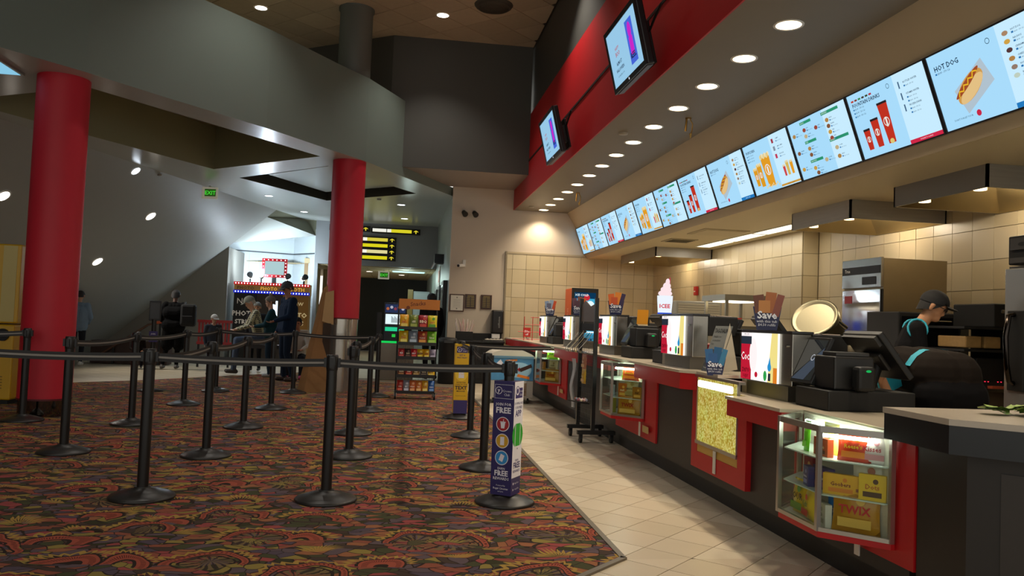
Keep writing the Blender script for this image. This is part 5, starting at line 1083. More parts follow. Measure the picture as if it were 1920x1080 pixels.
# ---- chip rack
ck = thing('snack_rack', 'black wheeled wire rack of crisp bags with an orange header', 'rack', (.03, 12.7, 0)); WR = mat('161616', .4, name='black_wire')
for x in (0, .6): MB().tube([(x, .0, .1), (x, .02, 1.55)], .012, 8).build('upright', WR, ck); BX('foot', WR, ck, x - .012, -.22, .09, x + .012, .22, .115)
BX('back_wire', WR, ck, .0, .012, .15, .6, .016, .16)
for k in range(24): MB().tube([(.012 + .025 * k, .02, .12), (.012 + .025 * k, .025, 1.3)], .0025, 4).build('wire', WR, ck)
shz = [1.1, .86, .64, .36, .11]
for z in shz: BX('shelf', WR, ck, .0, -.2, z - .02, .6, .02, z - .008); BX('shelf_lip', WR, ck, .0, -.205, z - .02, .6, -.2, z + .03)
h = BX('header', mat('c8782a', .5, name='orange_header'), ck, .0, .0, 1.40, .64, .02, 1.56); m = plane_xz(MB(), -.001); m.M = Matrix.Translation((.3, -.0008, 1.46)) @ Matrix.Rotation(math.pi / 2, 4, 'X') @ Matrix.Rotation(.12, 4, 'Z'); m.text('Snacks', .09, 0, 0, 0, bold=.02); m.disc((-.16, -.02), .03, 0, 12); m.build('header_print', mat('7a3a14', .5, name='brown_ink'), h)
for x in (.0, .6):
    for y in (-.2, .2): caster(ck, x, y, .05)
CH = [[('e2a21c', "Lay's", 'c83020', 'f6d868'), ('6d7a2e', 'dill', 'f0e8c0', 'a8b050'), ('9a1f2a', 'BBQ', 'f6e0c0', 'd04a3a'), ('d8c41e', "Lay's", 'c82a20', '5aa030')],
      [('e0b61a', 'Fritos', 'b02a1a', 'f2e070'), ('7f8fa0', 'salt', 'e8eef4', 'b8c6d4'), ('b04428', 'Doritos', 'f4e4c4', 'e8a040'), ('76b82a', 'lime', 'f0f4d0', 'b8e060')],
      [('b4202a', 'Kit', 'ffffff', 'd85a50'), ('3a2a28', 'dark', 'd8c8a0', '6a4a3a'), ('c0182a', 'SKIT', 'ffffff', 'e85a4a'), ('e0b01a', 'M&M', '6a3a1a', 'f4d850'), ('e2a81a', 'nut', '8a2a1a', 'f4dc6a'), ('9a90a8', 'mint', '4a3a6a', 'c8c0d8')],
      [('6a3a2a', 'choc', 'e8d8b0', 'a8703a'), ('a8322a', 'roll', 'f4e0c0', 'd86a4a'), ('8a6a3a', 'bar', 'f0e0b8', 'c8a060'), ('3c2f2c', 'dark', 'c8b890', '6a5a4a'), ('d8a81c', 'gold', '5a2a1a', 'f0d060')],
      [('a82a20', 'cola', 'f0d8c0', 'd85a40'), ('8a8a98', 'air', 'f4f4f8', 'c8c8d8'), ('d8703a', 'chew', 'fff0d8', 'f0a870'), ('e0843a', 'fruit', 'fff0d8', 'f4c07a'), ('e8b030', 'sun', '8a3a1a', 'f8dc80'), ('2f5fa8', 'wave', 'e8f0ff', '7aa0d8')]]
ords = ['leftmost', 'second', 'third', 'fourth', 'fifth', 'sixth']; rown = ['top', 'second', 'third', 'fourth', 'bottom']
cn = {'e2a21c': 'amber', '6d7a2e': 'olive', '9a1f2a': 'crimson', 'd8c41e': 'yellow', 'e0b61a': 'gold', '7f8fa0': 'silver blue', 'b04428': 'rust', '76b82a': 'lime green', 'b4202a': 'red', '3a2a28': 'dark brown', 'c0182a': 'scarlet', 'e0b01a': 'yellow', 'e2a81a': 'golden', '9a90a8': 'lilac', '6a3a2a': 'brown', 'a8322a': 'brick red', '8a6a3a': 'tan', '3c2f2c': 'black brown', 'd8a81c': 'gold', 'a82a20': 'red', '8a8a98': 'grey', 'd8703a': 'orange', 'e0843a': 'pale orange', 'e8b030': 'yellow', '2f5fa8': 'blue'}
for r_, row in enumerate(CH):
    n = len(row); wd = .58 / n
    for k, (c, w_, wc, c2_) in enumerate(row):
        pack('bag', wd * 1.02, (.22, .21, .15, .15, .19)[r_], .07, c, w_, wc, c2_, (.05 + wd * (k + .5), 12.7 - .13, shz[r_] - .006), R.uniform(-.12, .12), f'{cn[c]} snack bag, {ords[k]} in the {rown[r_]} row of the wheeled snack rack', 'bags on the snack rack', tilt=-.12)
# ---- wheeled grid rack beside the counter
gk = thing('grid_rack', 'black wheeled grid rack with lanyards standing at the counter', 'rack', (2.09, 8.62, 0))
for x, y in ((0, .33), (.05, -.17)): BX('upright', WR, gk, x - .02, y - .02, .12, x + .02, y + .02, 1.56)
for y in (.33, -.17): BX('foot', WR, gk, -.12, y - .025, .09, .3, y + .025, .13); [caster(gk, x, y, .045, WR) for x in (-.08, .26)]
P_, Q_ = Vector((0, .33)), Vector((.05, -.17))
for k in range(14): p = P_.lerp(Q_, (k + .5) / 14); MB().tube([(p.x, p.y, .16), (p.x, p.y, 1.16)], .003, 4).build('wire', WR, gk)
for k in range(18): MB().tube([(P_.x, P_.y, .18 + .055 * k), (Q_.x, Q_.y, .18 + .055 * k)], .003, 4).build('wire', WR, gk)
m = MB(); f = FM((P_.x, P_.y, 1.3), (Q_.x - P_.x, Q_.y - P_.y, 0), (0, 0, 1)); L_ = (Q_ - P_).length; m.M = f; m.prism([(.02, 0), (L_ - .02, 0), (L_ - .02, .2), (L_ * .65, .17), (L_ * .3, .24), (.02, .18)], 0, .006); m.build('header_card', mat('6e5f52', .5, name='brown_card'), gk)
m = MB(); m.M = f; m.box(.02, -.1, 0, L_ - .02, -.02, .01); m.build('hook_bar', BLACKM, gk)
for k in range(7):
    hk = thing('lanyard', ['pale grey lanyard strap hanging first from the left on the grid rack', 'dark lanyard strap second from the left on the grid rack', 'cream lanyard strap third from the left on the grid rack', 'slate lanyard strap fourth from the left on the grid rack', 'beige lanyard strap fifth from the left on the grid rack', 'black lanyard strap sixth from the left on the grid rack', 'pale lanyard strap nearest the right post of the grid rack'][k], 'lanyard', (1.95 + .012 * k, 8.86 - .06 * k, .98), 0, 'lanyards on the grid rack')
    m = MB(); pts = [(.09, .0, .2), (.02, 0, .1), (-.05, 0, .02), (-.04, 0, -.02), (.03, 0, -.01)]
    vs = []; fs = []
    for i, (x, y, z) in enumerate(pts): vs += [(x, -.02, z), (x, .02, z)]
    m.add(vs, [(2 * i, 2 * i + 2, 2 * i + 3, 2 * i + 1) for i in range(4)]); m.build('strap', mat(('b9b4a4', '3a3a38', 'c8bd9a', '55585e', 'b5a884', '2c2c2e', 'aaa79c')[k], .6, name='strap'), hk); MB().ball((.02, 0, -.015), (.02, .015, .012), 8, 5).build('charm', mat(('8a8a88', '4a3a2a', 'c0a860', '6a6a78', '8a7a4a', '3a4a5a', '9aa0b0')[k], .3, .5, name='charm'), hk)
t = thing('paper_banner', 'long white curled paper hanging from the grid rack', 'paper', (1.99, 8.86, .45)); m = MB(); vs = []
for j in range(10):
    z = .55 * (1 - j / 9) - .12; x = .015 * math.sin(j * .9)
    vs += [(x, -.06, z), (x + .03, 0, z), (x, .06, z)]
m.add(vs, [(3 * j + i, 3 * j + i + 1, 3 * j + i + 4, 3 * j + i + 3) for j in range(9) for i in range(2)], True); m.build('sheet', mat('b9bcc2', .5, name='paper_white'), t)
t = thing('wire_shelf', 'small tilted wire shelf of colourful trinkets on the grid rack', 'shelf', (2.02, 8.6, .42)); m = MB(); m.M = FM((-.1, .14, 0), (.2, -.9, 0), (.9, .2, -.1)); m.box(0, 0, 0, .26, .14, .01); m.build('tray', BLACKM, t)
for k in range(14): MB().ball((-.04 + .11 * R.random(), .1 - .22 * R.random(), .03), .016, 7, 5).build('trinket', mat(('c8a0a0', '8a4a5a', 'd8c8b0', '9a9ab0', 'b06a4a')[k % 5], .5, name='trinket'), t)
for (z, c, lb) in ((.78, 'b8806a', 'pinkish card packet hooked on the grid rack'), (.62, 'c9a43a', 'yellow packet hooked on the grid rack below the pink one')):
    pack('bag', .14, .16, .03, c, 'toy', 'f4ead0', 'e0c090', (2.06, 8.6, z), math.radians(-84), lb, 'packets on the grid rack', 'packet')
# ================================================================ FAR BACKGROUND THINGS
# photo booth
pb = thing('photo_booth', 'glowing photo booth with red and blue bulb rows in the alcove', 'photo booth', (-4.08, 20.95, 0)); KB = mat('17130f', .5, name='booth_black'); GO = mat('a8742c', .5, name='booth_gold')
for (x0, x1, c, nm) in ((0, .55, KB, 'side_panel'), (.55, 1.2, mat('3a2c22', .5, name='booth_inside'), 'curtain_panel'), (1.2, 1.85, GO, 'side_panel')): BX(nm, c, pb, x0, 0, 0, x1 - .01, .5, 1.72)
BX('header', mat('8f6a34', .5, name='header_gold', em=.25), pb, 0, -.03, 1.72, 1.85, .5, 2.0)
for z, c, lb in ((1.93, 'c81418', 'red'), (1.72, '1428d8', 'blue')):
    s_ = BX('bulb_rail', emat(c, .8, 'neon_rail'), pb, -.01, -.05, z, 1.86, -.03, z + .07)
    m = MB()
    for k in range(26): m.ball((.04 + .071 * k, -.055, z + .035), .016, 7, 5)
    tag(m.build('bulbs', emat('ffe4ea' if lb == 'red' else 'd8e4ff', 3, 'bulb'), s_), kind='stuff')
m = plane_xz(MB(), -.032); m.m = 0; m.text('PHOTO', .12, .28, 1.81, 0, bold=.02); m.m = 1; m.text('PHOTO', .12, .85, 1.81, 0, bold=.02); m.text('BOOTH', .13, 1.5, 1.81, 0, bold=.02); m.build('header_print', [mat('6a4a2a', .5, name='dim_gold'), emat('f0b048', .8, 'gold_letters')], pb)
for x, c in ((.27, 'b8aea0'), (1.52, 'f0d8a0')):
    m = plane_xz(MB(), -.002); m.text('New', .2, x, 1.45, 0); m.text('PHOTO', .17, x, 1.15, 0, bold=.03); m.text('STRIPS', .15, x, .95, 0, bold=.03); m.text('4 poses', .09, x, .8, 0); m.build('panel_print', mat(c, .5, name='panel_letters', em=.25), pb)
BX('screen', emat('cfe8ff', 2.2, 'booth_screen'), pb, .88, -.005, 1.15, 1.08, 0, 1.55)
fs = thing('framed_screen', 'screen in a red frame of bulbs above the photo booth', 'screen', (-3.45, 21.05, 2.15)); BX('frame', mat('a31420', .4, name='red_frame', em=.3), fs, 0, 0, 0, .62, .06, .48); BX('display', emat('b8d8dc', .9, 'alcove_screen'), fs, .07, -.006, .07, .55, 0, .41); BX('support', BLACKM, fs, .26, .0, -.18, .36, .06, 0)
m = MB()
for k in range(6): m.ball((.05 + .104 * k, -.01, .035), .014, 6, 4).ball((.05 + .104 * k, -.01, .445), .014, 6, 4)
for k in range(4): m.ball((.035, -.01, .1 + .09 * k), .014, 6, 4).ball((.585, -.01, .1 + .09 * k), .014, 6, 4)
tag(m.build('bulbs', emat('fff0f0', 3, 'bulb'), fs), kind='stuff')
for x, lb, yaw in ((.35, 'leftmost small floodlight on top of the photo booth', 0), (.62, 'brightest floodlight on top of the photo booth', 0), (1.27, 'small floodlight head above the booth letters', .3), (1.68, 'rightmost floodlight on top of the photo booth', .6)):
    t = thing('floodlight', lb, 'light', (-4.08 + x, 21.1, 2.0), yaw); BX('bracket', BLACKM, t, -.015, -.02, 0, .015, .02, .1); m = MB(); m.cyl((0, .05, .15), (0, -.09, .2), .05, .075); m.build('head', BLACKM, t); m = MB(); (m.cyl((0, -.091, .2), (0, -.1, .203), .07) if x == .62 else m.cyl((0, .051, .148), (0, .07, .14), .06)); m.build('lens', emat('f0f6ff', 20 if x == .62 else 8, 'flood_lens'), t)
    lamp('flood_lamp', 'POINT' if x == .62 else 'SPOT', (0, -.16 if x == .62 else .12, .25), P_BOOTH * (.75 if x == .62 else 1.2), COOL, .12, 150, .8, rot=(math.radians(115), 0, 0), parent=t)
# exit signs
def exit_sign(loc, rz, label, s=1):
    t = thing('exit_sign', label, 'exit sign', loc, rz); BX('housing', mat('b8b2a0', .5, name='sign_beige_glow', em=.3), t, -.16 * s, 0, 0, .16 * s, .05, .24 * s, b=.006); BX('hanger', ALU, t, -.02, .0, .24 * s, .02, .04, .27 * s); BX('sign_face', emat('2c5a1c', .6, 'exit_face'), t, -.1 * s, -.002, .05 * s, .13 * s, 0, .2 * s); m = plane_xz(MB(), -.004); m.text('EXIT', .11 * s, .015 * s, .085 * s, 0, bold=.02); m.build('exit_letters', emat('48d83a', .9, 'exit_green'), t); return t  # slight glow put into the beige housing so it doesn't turn black
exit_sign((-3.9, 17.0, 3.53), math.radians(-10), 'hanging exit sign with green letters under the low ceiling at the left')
exit_sign((-.44, 24.0, 2.37), 0, 'exit sign with green letters hanging in the far corridor')
# lit direction signs on the corridor wall
def lit_sign(x0, x1, z0, z1, label, cols_, arrow=True):
    t = thing('lit_sign', label, 'sign', (x0, 22.55, z0), 0, 'lit direction signs'); w, h = x1 - x0, z1 - z0; BX('sign_box', BLACKM, t, 0, 0, 0, w, .05, h); BX('lit_face', emat(cols_[0], .9, 'sign_glow'), t, .03, -.006, .035, w - .24, 0, h - .035)
    if len(cols_) > 1: BX('lit_face', emat(cols_[1], .95, 'sign_glow'), t, .03, -.009, .035, .03 + w * .38, -.006, h - .035)
    m = plane_xz(MB(), -.01); m.rect(.03 + w * .28, .035, .03 + w * .295, h - .035, 0); m.build('divider', mat('3a3410', .5, name='olive_ink'), t)
    m = plane_xz(MB(), -.004); c = w - .12; q = h / .16
    m.add([(c - .07, .07 * q, 0), (c - .05, .1 * q, 0), (c, .125 * q, 0), (c + .05, .1 * q, 0), (c + .07, .07 * q, 0), (c + .045, .08 * q, 0), (c, .095 * q, 0), (c - .045, .08 * q, 0)], [(0, 7, 6, 1), (1, 6, 2), (2, 6, 3), (3, 6, 5), (3, 5, 4)]); m.rect(c - .015, .03 * q, c + .015, .1 * q, .0005); m.build('arrow', emat('e8d838', .9, 'arrow_yellow'), t)
lit_sign(-1.95, -.84, 3.6, 3.76, 'upper lit direction sign partly behind the red column', ['e8e6c8'])
lit_sign(-.8, .55, 3.585, 3.745, 'long upper lit direction sign with yellow letters area and an up arrow', ['e2d82a', 'f4f4e8'])
for k, (c0, nm) in enumerate(((['dccf4a', 'fffdf0'], 'top'), (['e6dc1e'], 'second'), (['e8dfa0', 'fffdf0'], 'third'), (['e6dc1e'], 'bottom'))): lit_sign(-1.45, -.1, 3.32 - .168 * k, 3.48 - .168 * k, f'{nm} lit sign of the stack of four beside the red column', c0)
# corridor right wall things
t = thing('wall_projector', 'black box fixture with chrome nozzles on the corridor wall', 'fixture', (1.05, 19.2, 2.58)); BX('housing', BLACKM, t, -.22, -.2, 0, 0, .2, .22); 
for k in range(3): MB().cyl((-.2, -.15 + .13 * k, .02), (-.28, -.15 + .13 * k, -.12), .03).build('nozzle', CHROME, t)
t = thing('wall_sign', 'orange and white sign board on the corridor wall', 'sign', (1.05, 20.7, 2.1)); BX('board', mat('c8b8a8', .5, name='sign_board'), t, -.02, -.35, 0, 0, .35, .5); BX('orange_field', mat('c8552c', .5, name='orange_field'), t, -.024, -.28, .1, -.02, .28, .4)
for k in range(3):
    t = thing('poster_case', ['black poster case on the corridor wall nearest the end wall', 'black poster case on the corridor wall, middle one', 'black poster case on the corridor wall, deepest one'][k], 'poster case', (1.05, 17.7 + 1.5 * k, .55)); BX('frame', BLACK, t, -.09, -.45, 0, 0, .45, 1.55 - .05 * k, b=.01); BX('poster', mat(('3a3a3c', '6a6c70', '4a4038')[k], .2, name='poster_dark'), t, -.094, -.38, .07, -.09, .38, 1.45 - .05 * k)
# far passage: lit white cabinet and pillar
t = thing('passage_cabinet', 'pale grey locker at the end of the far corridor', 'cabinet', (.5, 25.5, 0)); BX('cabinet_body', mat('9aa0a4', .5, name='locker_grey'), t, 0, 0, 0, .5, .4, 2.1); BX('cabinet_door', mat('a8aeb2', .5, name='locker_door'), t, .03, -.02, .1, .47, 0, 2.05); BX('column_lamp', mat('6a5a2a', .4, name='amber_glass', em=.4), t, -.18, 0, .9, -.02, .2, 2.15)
t = thing('ceiling_troffer', 'cyan lit ceiling panel in the far corridor', 'ceiling light', (.2, 24.3, 2.64)); BX('troffer_frame', WHITE, t, -.4, -.35, -.01, .6, .35, 0); BX('diffuser', emat('b8f0e4', 1.6, 'cyan_panel'), t, -.37, -.32, -.016, .57, .32, -.01); lamp('corridor_lamp', 'POINT', (0, 0, -.2), 30, (.75, 1, .92), .2, parent=t)
for x, y, lb in ((.1, 26.4, 'small round downlight in the far corridor ceiling, nearer'), (-.9, 25.2, 'small round downlight in the far corridor ceiling by the exit sign')): downlight(x, y, 2.643, lb, 'far corridor downlights', 25, 'fff4e4', 5)
# game kiosk beyond the rack
gk2 = thing('game_kiosk', 'lit game kiosk with a white screen and green glow behind the snack rack', 'kiosk', (-.25, 16.3, 0)); BX('base', mat('7c7468', .25, .8, name='kiosk_steel'), gk2, -.05, -.02, .0, .62, .5, .74); BX('console', mat('1c2430', .4, name='kiosk_navy'), gk2, 0, 0, .78, .44, .3, 1.55, b=.01)
BX('sign_band', emat('3a4a78', .45, 'kiosk_band'), gk2, .02, -.006, 1.35, .42, 0, 1.52); BX('white_screen', emat('e8fbff', 1.0, 'kiosk_screen'), gk2, .03, -.008, 1.12, .41, 0, 1.32); BX('green_band', emat('2ee0a0', .8, 'kiosk_green'), gk2, .03, -.008, .98, .41, 0, 1.06); BX('green_edge', emat('20e060', .8, 'kiosk_edge'), gk2, -.05, -.03, .74, .62, .2, .775)
m = plane_xz(MB(), -.01)
for k in range(12): m.m = 0; m.rect(.15 + .02 * k, 1.15, .16 + .02 * k, 1.28 - .02 * (k % 3), 0)
for k in range(5): m.m = 1 + k % 3; m.disc((.07 + .075 * k, 1.43 + .03 * (k % 2)), .03, 0, 12)
m.m = 4; m.rect(.17, .86, .24, .92, 0); m.build('screen_print', [mat('2a4a7a', .5, name='bar_ink'), emat('d87a4a', .6), emat('d8d8e8', .6), emat('a04a5a', .6), emat('30e050', .7)], gk2); BX('side_column', mat('101216', .4, name='kiosk_dark'), gk2, -.14, .05, .78, -.05, .3, 1.35)
# yellow kiosk at the left edge
yk = thing('yellow_kiosk', 'tall yellow cabinet kiosk cut off by the left frame edge', 'kiosk', (-5.55, 10.65, 0)); YK = mat('d8a818', .35, name='kiosk_yellow', var=.03)
BX('upper_body', YK, yk, 0, 0, 1.0, .92, .6, 1.98, b=.02); BX('lower_body', YK, yk, 0, -.02, .06, .9, .6, .985, b=.02); BX('plinth', BLACKM, yk, .04, .02, 0, .86, .56, .06)
BX('side_strip', mat('cdb86a', .35, name='pale_yellow'), yk, .72, -.006, 1.02, .88, .0, 1.96); MB().cyl((.78, -.02, .86), (.78, -.05, .86), .075, n=24).build('round_lock', BLACKM, yk)
for k in range(5): BX('vent_slot', mat('8a6a10', .5, name='slot_yellow'), yk, .68, -.026, .2 + .035 * k, .8, -.02, .212 + .035 * k)
# cardboard standee pieces by the steel column
cb = thing('cardboard_standee', 'tall folded brown cardboard leaning beside the steel column', 'cardboard', (-1.53, 13.2, 0)); C1 = mat('8a6238', .8, name='cardboard', var=.08, vs=8); C2 = mat('a8865a', .8, name='cardboard_light', var=.06)
MB().loft([(0, 0, 0), (.12, -.06, 0), (.12, .2, 0), (0, .2, 0)], [(.32, .12, 1.66), (.36, .1, 1.68), (.36, .2, 1.68), (.32, .2, 1.66)]).build('narrow_board', C1, cb)
MB().loft([(.12, -.06, 0), (.46, .02, 0), (.46, .05, 0), (.12, -.02, 0)], [(.34, .12, 1.7), (.40, .14, 1.74), (.40, .16, 1.74), (.34, .15, 1.7)]).build('wide_board', C1, cb)
MB().loft([(.34, .06, 1.15), (.52, .1, 1.1), (.52, .12, 1.1), (.34, .1, 1.15)], [(.37, .12, 1.62), (.5, .14, 1.66), (.5, .16, 1.66), (.37, .15, 1.62)]).build('upper_flap', C2, cb)
BX('dark_fold', mat('3a2a1c', .8, name='cardboard_dark'), cb, .36, .06, 0, .48, .2, 1.12)
# red slatted bench and stair rail
rbn = thing('slatted_bench', 'red slatted bench back near the dark stair wall', 'bench', (-4.3, 18.4, 0)); RS = mat('8a1f20', .5, name='bench_red')
for k in range(10): BX('slat', RS, rbn, .07 * k, 0, .55, .07 * k + .04, .03, 1.0)
BX('rail', RS, rbn, -.02, -.01, .98, .72, .04, 1.04); BX('rail', RS, rbn, -.02, -.01, .5, .72, .04, .56); [BX('leg', BLACKM, rbn, x, 0, 0, x + .04, .04, .5) for x in (0, .64)]
hr = thing('handrail', 'dark sloping stair handrail with an orange lit top end', 'handrail', (-5.2, 18.6, 0)); m = MB(); m.tube([(-1.3, 0, .1), (-.2, 0, .88), (.15, 0, .95)], .025); m.build('rail', mat('5a3a28', .4, name='rail_wood'), hr); m = MB(); m.tube([(-.05, 0, .93), (.25, 0, .97)], .035); m.build('rail_end', mat('c2562a', .4, name='rail_orange_light'), hr); [BX('post', BLACKM, hr, x - .02, -.02, 0, x + .02, .02, z) for x, z in ((-.9, .36), (.05, .92))]  # orange light falling on the rail end is put into its colour
BX('stair_side', mat('3a241c', .6, name='stair_brown'), hr, -1.4, .1, 0, .2, .5, .5)
st_ = thing('bench_seat', 'dark bench the plaid shirted man sits on', 'bench', (-2.68, 16.75, 0)); BX('seat', mat('2a2420', .5, name='bench_dark'), st_, -.28, -.2, .53, .4, .25, .6); [BX('leg', BLACKM, st_, x, -.15, 0, x + .05, .2, .55) for x in (-.28, .42)]
lb_ = thing('low_stool', 'low dark stool under the seated white shirted person', 'stool', (-1.9, 16.1, 0)); BX('seat', mat('2a2420', .5, name='bench_dark'), lb_, -.18, -.18, .26, .18, .18, .31); [BX('leg', BLACKM, lb_, x, y, 0, x + .04, y + .04, .26) for x in (-.16, .12) for y in (-.16, .12)]
# ================================================================ PEOPLE
import numpy as np
def capsule_mesh(m, p, q, r0, r1, n=12):
    m.ball(p, r0, n, 8); m.ball(q, r1, n, 8)
    if (Vector(q) - Vector(p)).length > 1e-4: m.cyl(p, q, r0, r1, n)
def fingers(prims, wrist, d, up, s, mi, curl=.4):
    """palm, four bent fingers of unequal length and a thumb leaving the side of the palm"""
    w = Vector(wrist); d = Vector(d).normalized(); u = Vector(up); u = (u - d * u.dot(d)).normalized(); side_ = d.cross(u)
    pal = w + d * .085 * s
    for k in (-1.2, 0, 1.2): prims.append((w + side_ * .012 * k * s, pal + side_ * .02 * k * s, .016 * s, .014 * s, mi))
    for k, L_ in enumerate((.068, .08, .075, .056)):
        o = pal + side_ * (.03 - .0205 * k) * s; a = o + (d * math.cos(curl) - u * math.sin(curl)) * L_ * .5 * s; b2 = a + (d * math.cos(curl * 2.2) - u * math.sin(curl * 2.2)) * L_ * .5 * s
        prims.append((o, a, .0085 * s, .008 * s, mi)); prims.append((a, b2, .008 * s, .007 * s, mi))
    o = w + d * .03 * s + side_ * .028 * s; a = o + (d * .6 + side_ * .75 - u * .2).normalized() * .04 * s; prims.append((o, a, .012 * s, .01 * s, mi)); prims.append((a, a + (d * .9 + side_ * .25 - u * .3).normalized() * .03 * s, .01 * s, .008 * s, mi))
def person(label, loc, rz, H, cl, J=None, hair=None, hat=None, glasses=False, voxel=.011, bulk=1, smooth=2, headdir=(0, -1, -.1), extra=()):
    """cl: shirt, trousers, shoes, skin colours. Local -Y is the way the person faces. J overrides joints (in units of H)."""
    j = {'pel': (0, 0, .52), 'chest': (0, .01, .72), 'neck': (0, 0, .835), 'head': (0, -.012, .925), 'sl': (.105, .01, .80), 'sr': (-.105, .01, .80), 'el': (.135, .02, .635), 'er': (-.135, .02, .635), 'wl': (.135, -.04, .50), 'wr': (-.135, -.04, .50),
         'hl': (.052, 0, .51), 'hr': (-.052, 0, .51), 'kl': (.055, -.01, .285), 'kr': (-.055, -.01, .285), 'al': (.058, .02, .05), 'ar': (-.058, .02, .05)}
    if J: j.update(J)
    j = {k: Vector(v) * H for k, v in j.items()}
    SH, TR, SO, SK, HA, EY = range(6); pr = []; h = H / 1.75
    add = lambda a, b2, r0, r1, m_: pr.append((Vector(a), Vector(b2), r0 * h, r1 * h, m_))
    acr = (j['sl'] - j['sr']).normalized()
    for s_ in (-1, 0, 1):
        add(j['pel'] + acr * .07 * s_ * h * bulk, j['chest'] + acr * .08 * s_ * h * bulk, .105 * bulk, .108 * bulk, SH)
        add(j['chest'] + acr * .08 * s_ * h, (j['sl'] + j['sr']) / 2 + acr * .07 * s_ * h - (j['neck'] - j['chest']).normalized() * .03 * h, .108, .085, SH)
    for s_ in (-1, 1): add(j['pel'] + acr * .06 * s_ * h, (j['hl'] if s_ > 0 else j['hr']), .108, .1, TR)
    add(j['sl'], j['sr'], .062, .062, SH); add((j['sl'] + j['sr']) / 2, j['neck'], .06, .05, SH); add(j['neck'] - (j['neck'] - j['chest']).normalized() * .02, j['head'], .05, .05, SK)
    for s_ in 'lr':
        add(j['s' + s_], j['e' + s_], .062 * bulk, .046 * bulk, SH); sl = cl.get('short'); add(j['e' + s_], j['w' + s_], .044 * (1 if sl else bulk), .031 * (1 if sl else bulk), SK if sl else SH)
        dv = (j['w' + s_] - j['e' + s_]).normalized(); fingers(pr, j['w' + s_], dv, cl.get('palm', (0, -.2, -1)) if abs(dv.z) < .8 else (1 if s_ == 'l' else -1, 0, 0), h, SK)
        add(j['h' + s_], j['k' + s_], .088, .06, TR); add(j['k' + s_], j['a' + s_], .06, .042, TR)
        fd = Vector(j.get('f' + s_, Vector((0, -1, 0)))); fd.z = 0; fd.normalize(); hl_ = j['a' + s_] + Vector((0, 0, -.045 * h)); add(j['a' + s_], hl_ - fd * .03 * h, .042, .04, SO); add(hl_ - fd * .04 * h, hl_ + fd * .13 * h, .04, .033, SO)
    hd = Vector(headdir).normalized(); hs = hd.cross(Vector((0, 0, 1))).normalized(); hu = hs.cross(hd); c = j['head']
    def hp(x, y, z): return c + (hs * x + hd * y + hu * z) * h     # x to the side, y forward, z up
    add(hp(0, -.02, .03), hp(0, .015, .025), .088, .082, SK); add(hp(0, .02, -.03), hp(0, .045, -.075), .062, .04, SK); add(hp(0, .07, -.01), hp(0, .083, -.03), .014, .019, SK)
    add(hp(-.03, .06, .028), hp(.03, .06, .028), .026, .026, SK); add(hp(-.022, .068, -.062), hp(.022, .068, -.062), .011, .011, SK)
    for s_ in (-1, 1): add(hp(.083 * s_, -.012, .005), hp(.086 * s_, -.018, -.03), .02, .014, SK); pr.append((hp(.032 * s_, .083, .004), hp(.033 * s_, .083, .004), .0115 * h, .0115 * h, EY))
    for e in extra: pr.append((Vector(e[0]) * H, Vector(e[1]) * H, e[2] * h, e[3] * h, e[4]))
    m = MB()
    for p, q, r0, r1, _ in pr: capsule_mesh(m, p, q, r0, r1)
    me = m.mesh('body', SKINM := mat(cl['skin'], .55, name='skin')); o = bpy.data.objects.new('tmp', me); COL.objects.link(o)
    md = o.modifiers.new('r', 'REMESH'); md.mode = 'VOXEL'; md.voxel_size = voxel; md2 = o.modifiers.new('s', 'SMOOTH'); md2.factor = .5; md2.iterations = smooth
    dg = bpy.context.evaluated_depsgraph_get(); me2 = bpy.data.meshes.new_from_object(o.evaluated_get(dg)); bpy.data.objects.remove(o); me2.name = 'person'
    n = len(me2.polygons); cen = np.empty(n * 3); me2.polygons.foreach_get('center', cen); cen = cen.reshape(n, 3); best = np.full(n, 9.); idx = np.zeros(n, int)
    for p, q, r0, r1, mi in pr:
        p = np.array(p); d = np.array(q) - p; L2 = max(1e-9, d @ d); t = np.clip(((cen - p) @ d) / L2, 0, 1); ds = np.linalg.norm(cen - p - t[:, None] * d, axis=1) - (r0 + (r1 - r0) * t)
        if mi == EY: ds -= .002
        k = ds < best; best[k] = ds[k]; idx[k] = mi
    me2.materials.clear()
    sh = cl['shirt'] if not isinstance(cl['shirt'], str) else mat(cl['shirt'], .9, spec=.12, name='cloth', var=.08, vs=14)
    for mm in (sh, mat(cl['trousers'], .9, spec=.12, name='cloth', var=.08, vs=14), mat(cl['shoes'], .6, name='shoe'), SKINM, mat('1a1512', .8, name='hair'), mat('1b1614', .3, name='eye')): me2.materials.append(mm)
    me2.polygons.foreach_set('material_index', idx.astype(np.int32)); me2.polygons.foreach_set('use_smooth', np.ones(n, bool)); me2.update()
    P = bpy.data.objects.new('person', me2); link(P); P.location = loc; P.rotation_euler = (0, 0, rz); tag(P, label, 'person')
    Mh = Matrix(((hs.x, hd.x, hu.x, c.x), (hs.y, hd.y, hu.y, c.y), (hs.z, hd.z, hu.z, c.z), (0, 0, 0, 1))) @ Matrix.Scale(h, 4)
    def shell(nm, mt, r, zmin, fr, back=0):
        m = MB(); m.M = Mh; n_, k_ = 20, 10; vs = []
        for a in range(k_ + 1):
            ph = math.pi / 2 * (1 - a / k_) if True else 0
            for b2 in range(n_):
                th = 2 * math.pi * b2 / n_; y = math.sin(th); lo = zmin + (fr - zmin) * max(0, y) + back * max(0, -y)
                z = .032 + r * math.sin(ph) if ph > .001 else lo
                z = .032 + (r * math.sin(ph)) - (0 if a < k_ * .99 else .032 - lo) if a < k_ else lo
                rr = r * math.cos(ph) if a < k_ else r * .985
                vs.append((rr * .95 * math.cos(th), rr * 1.08 * math.sin(th) - .005, z))
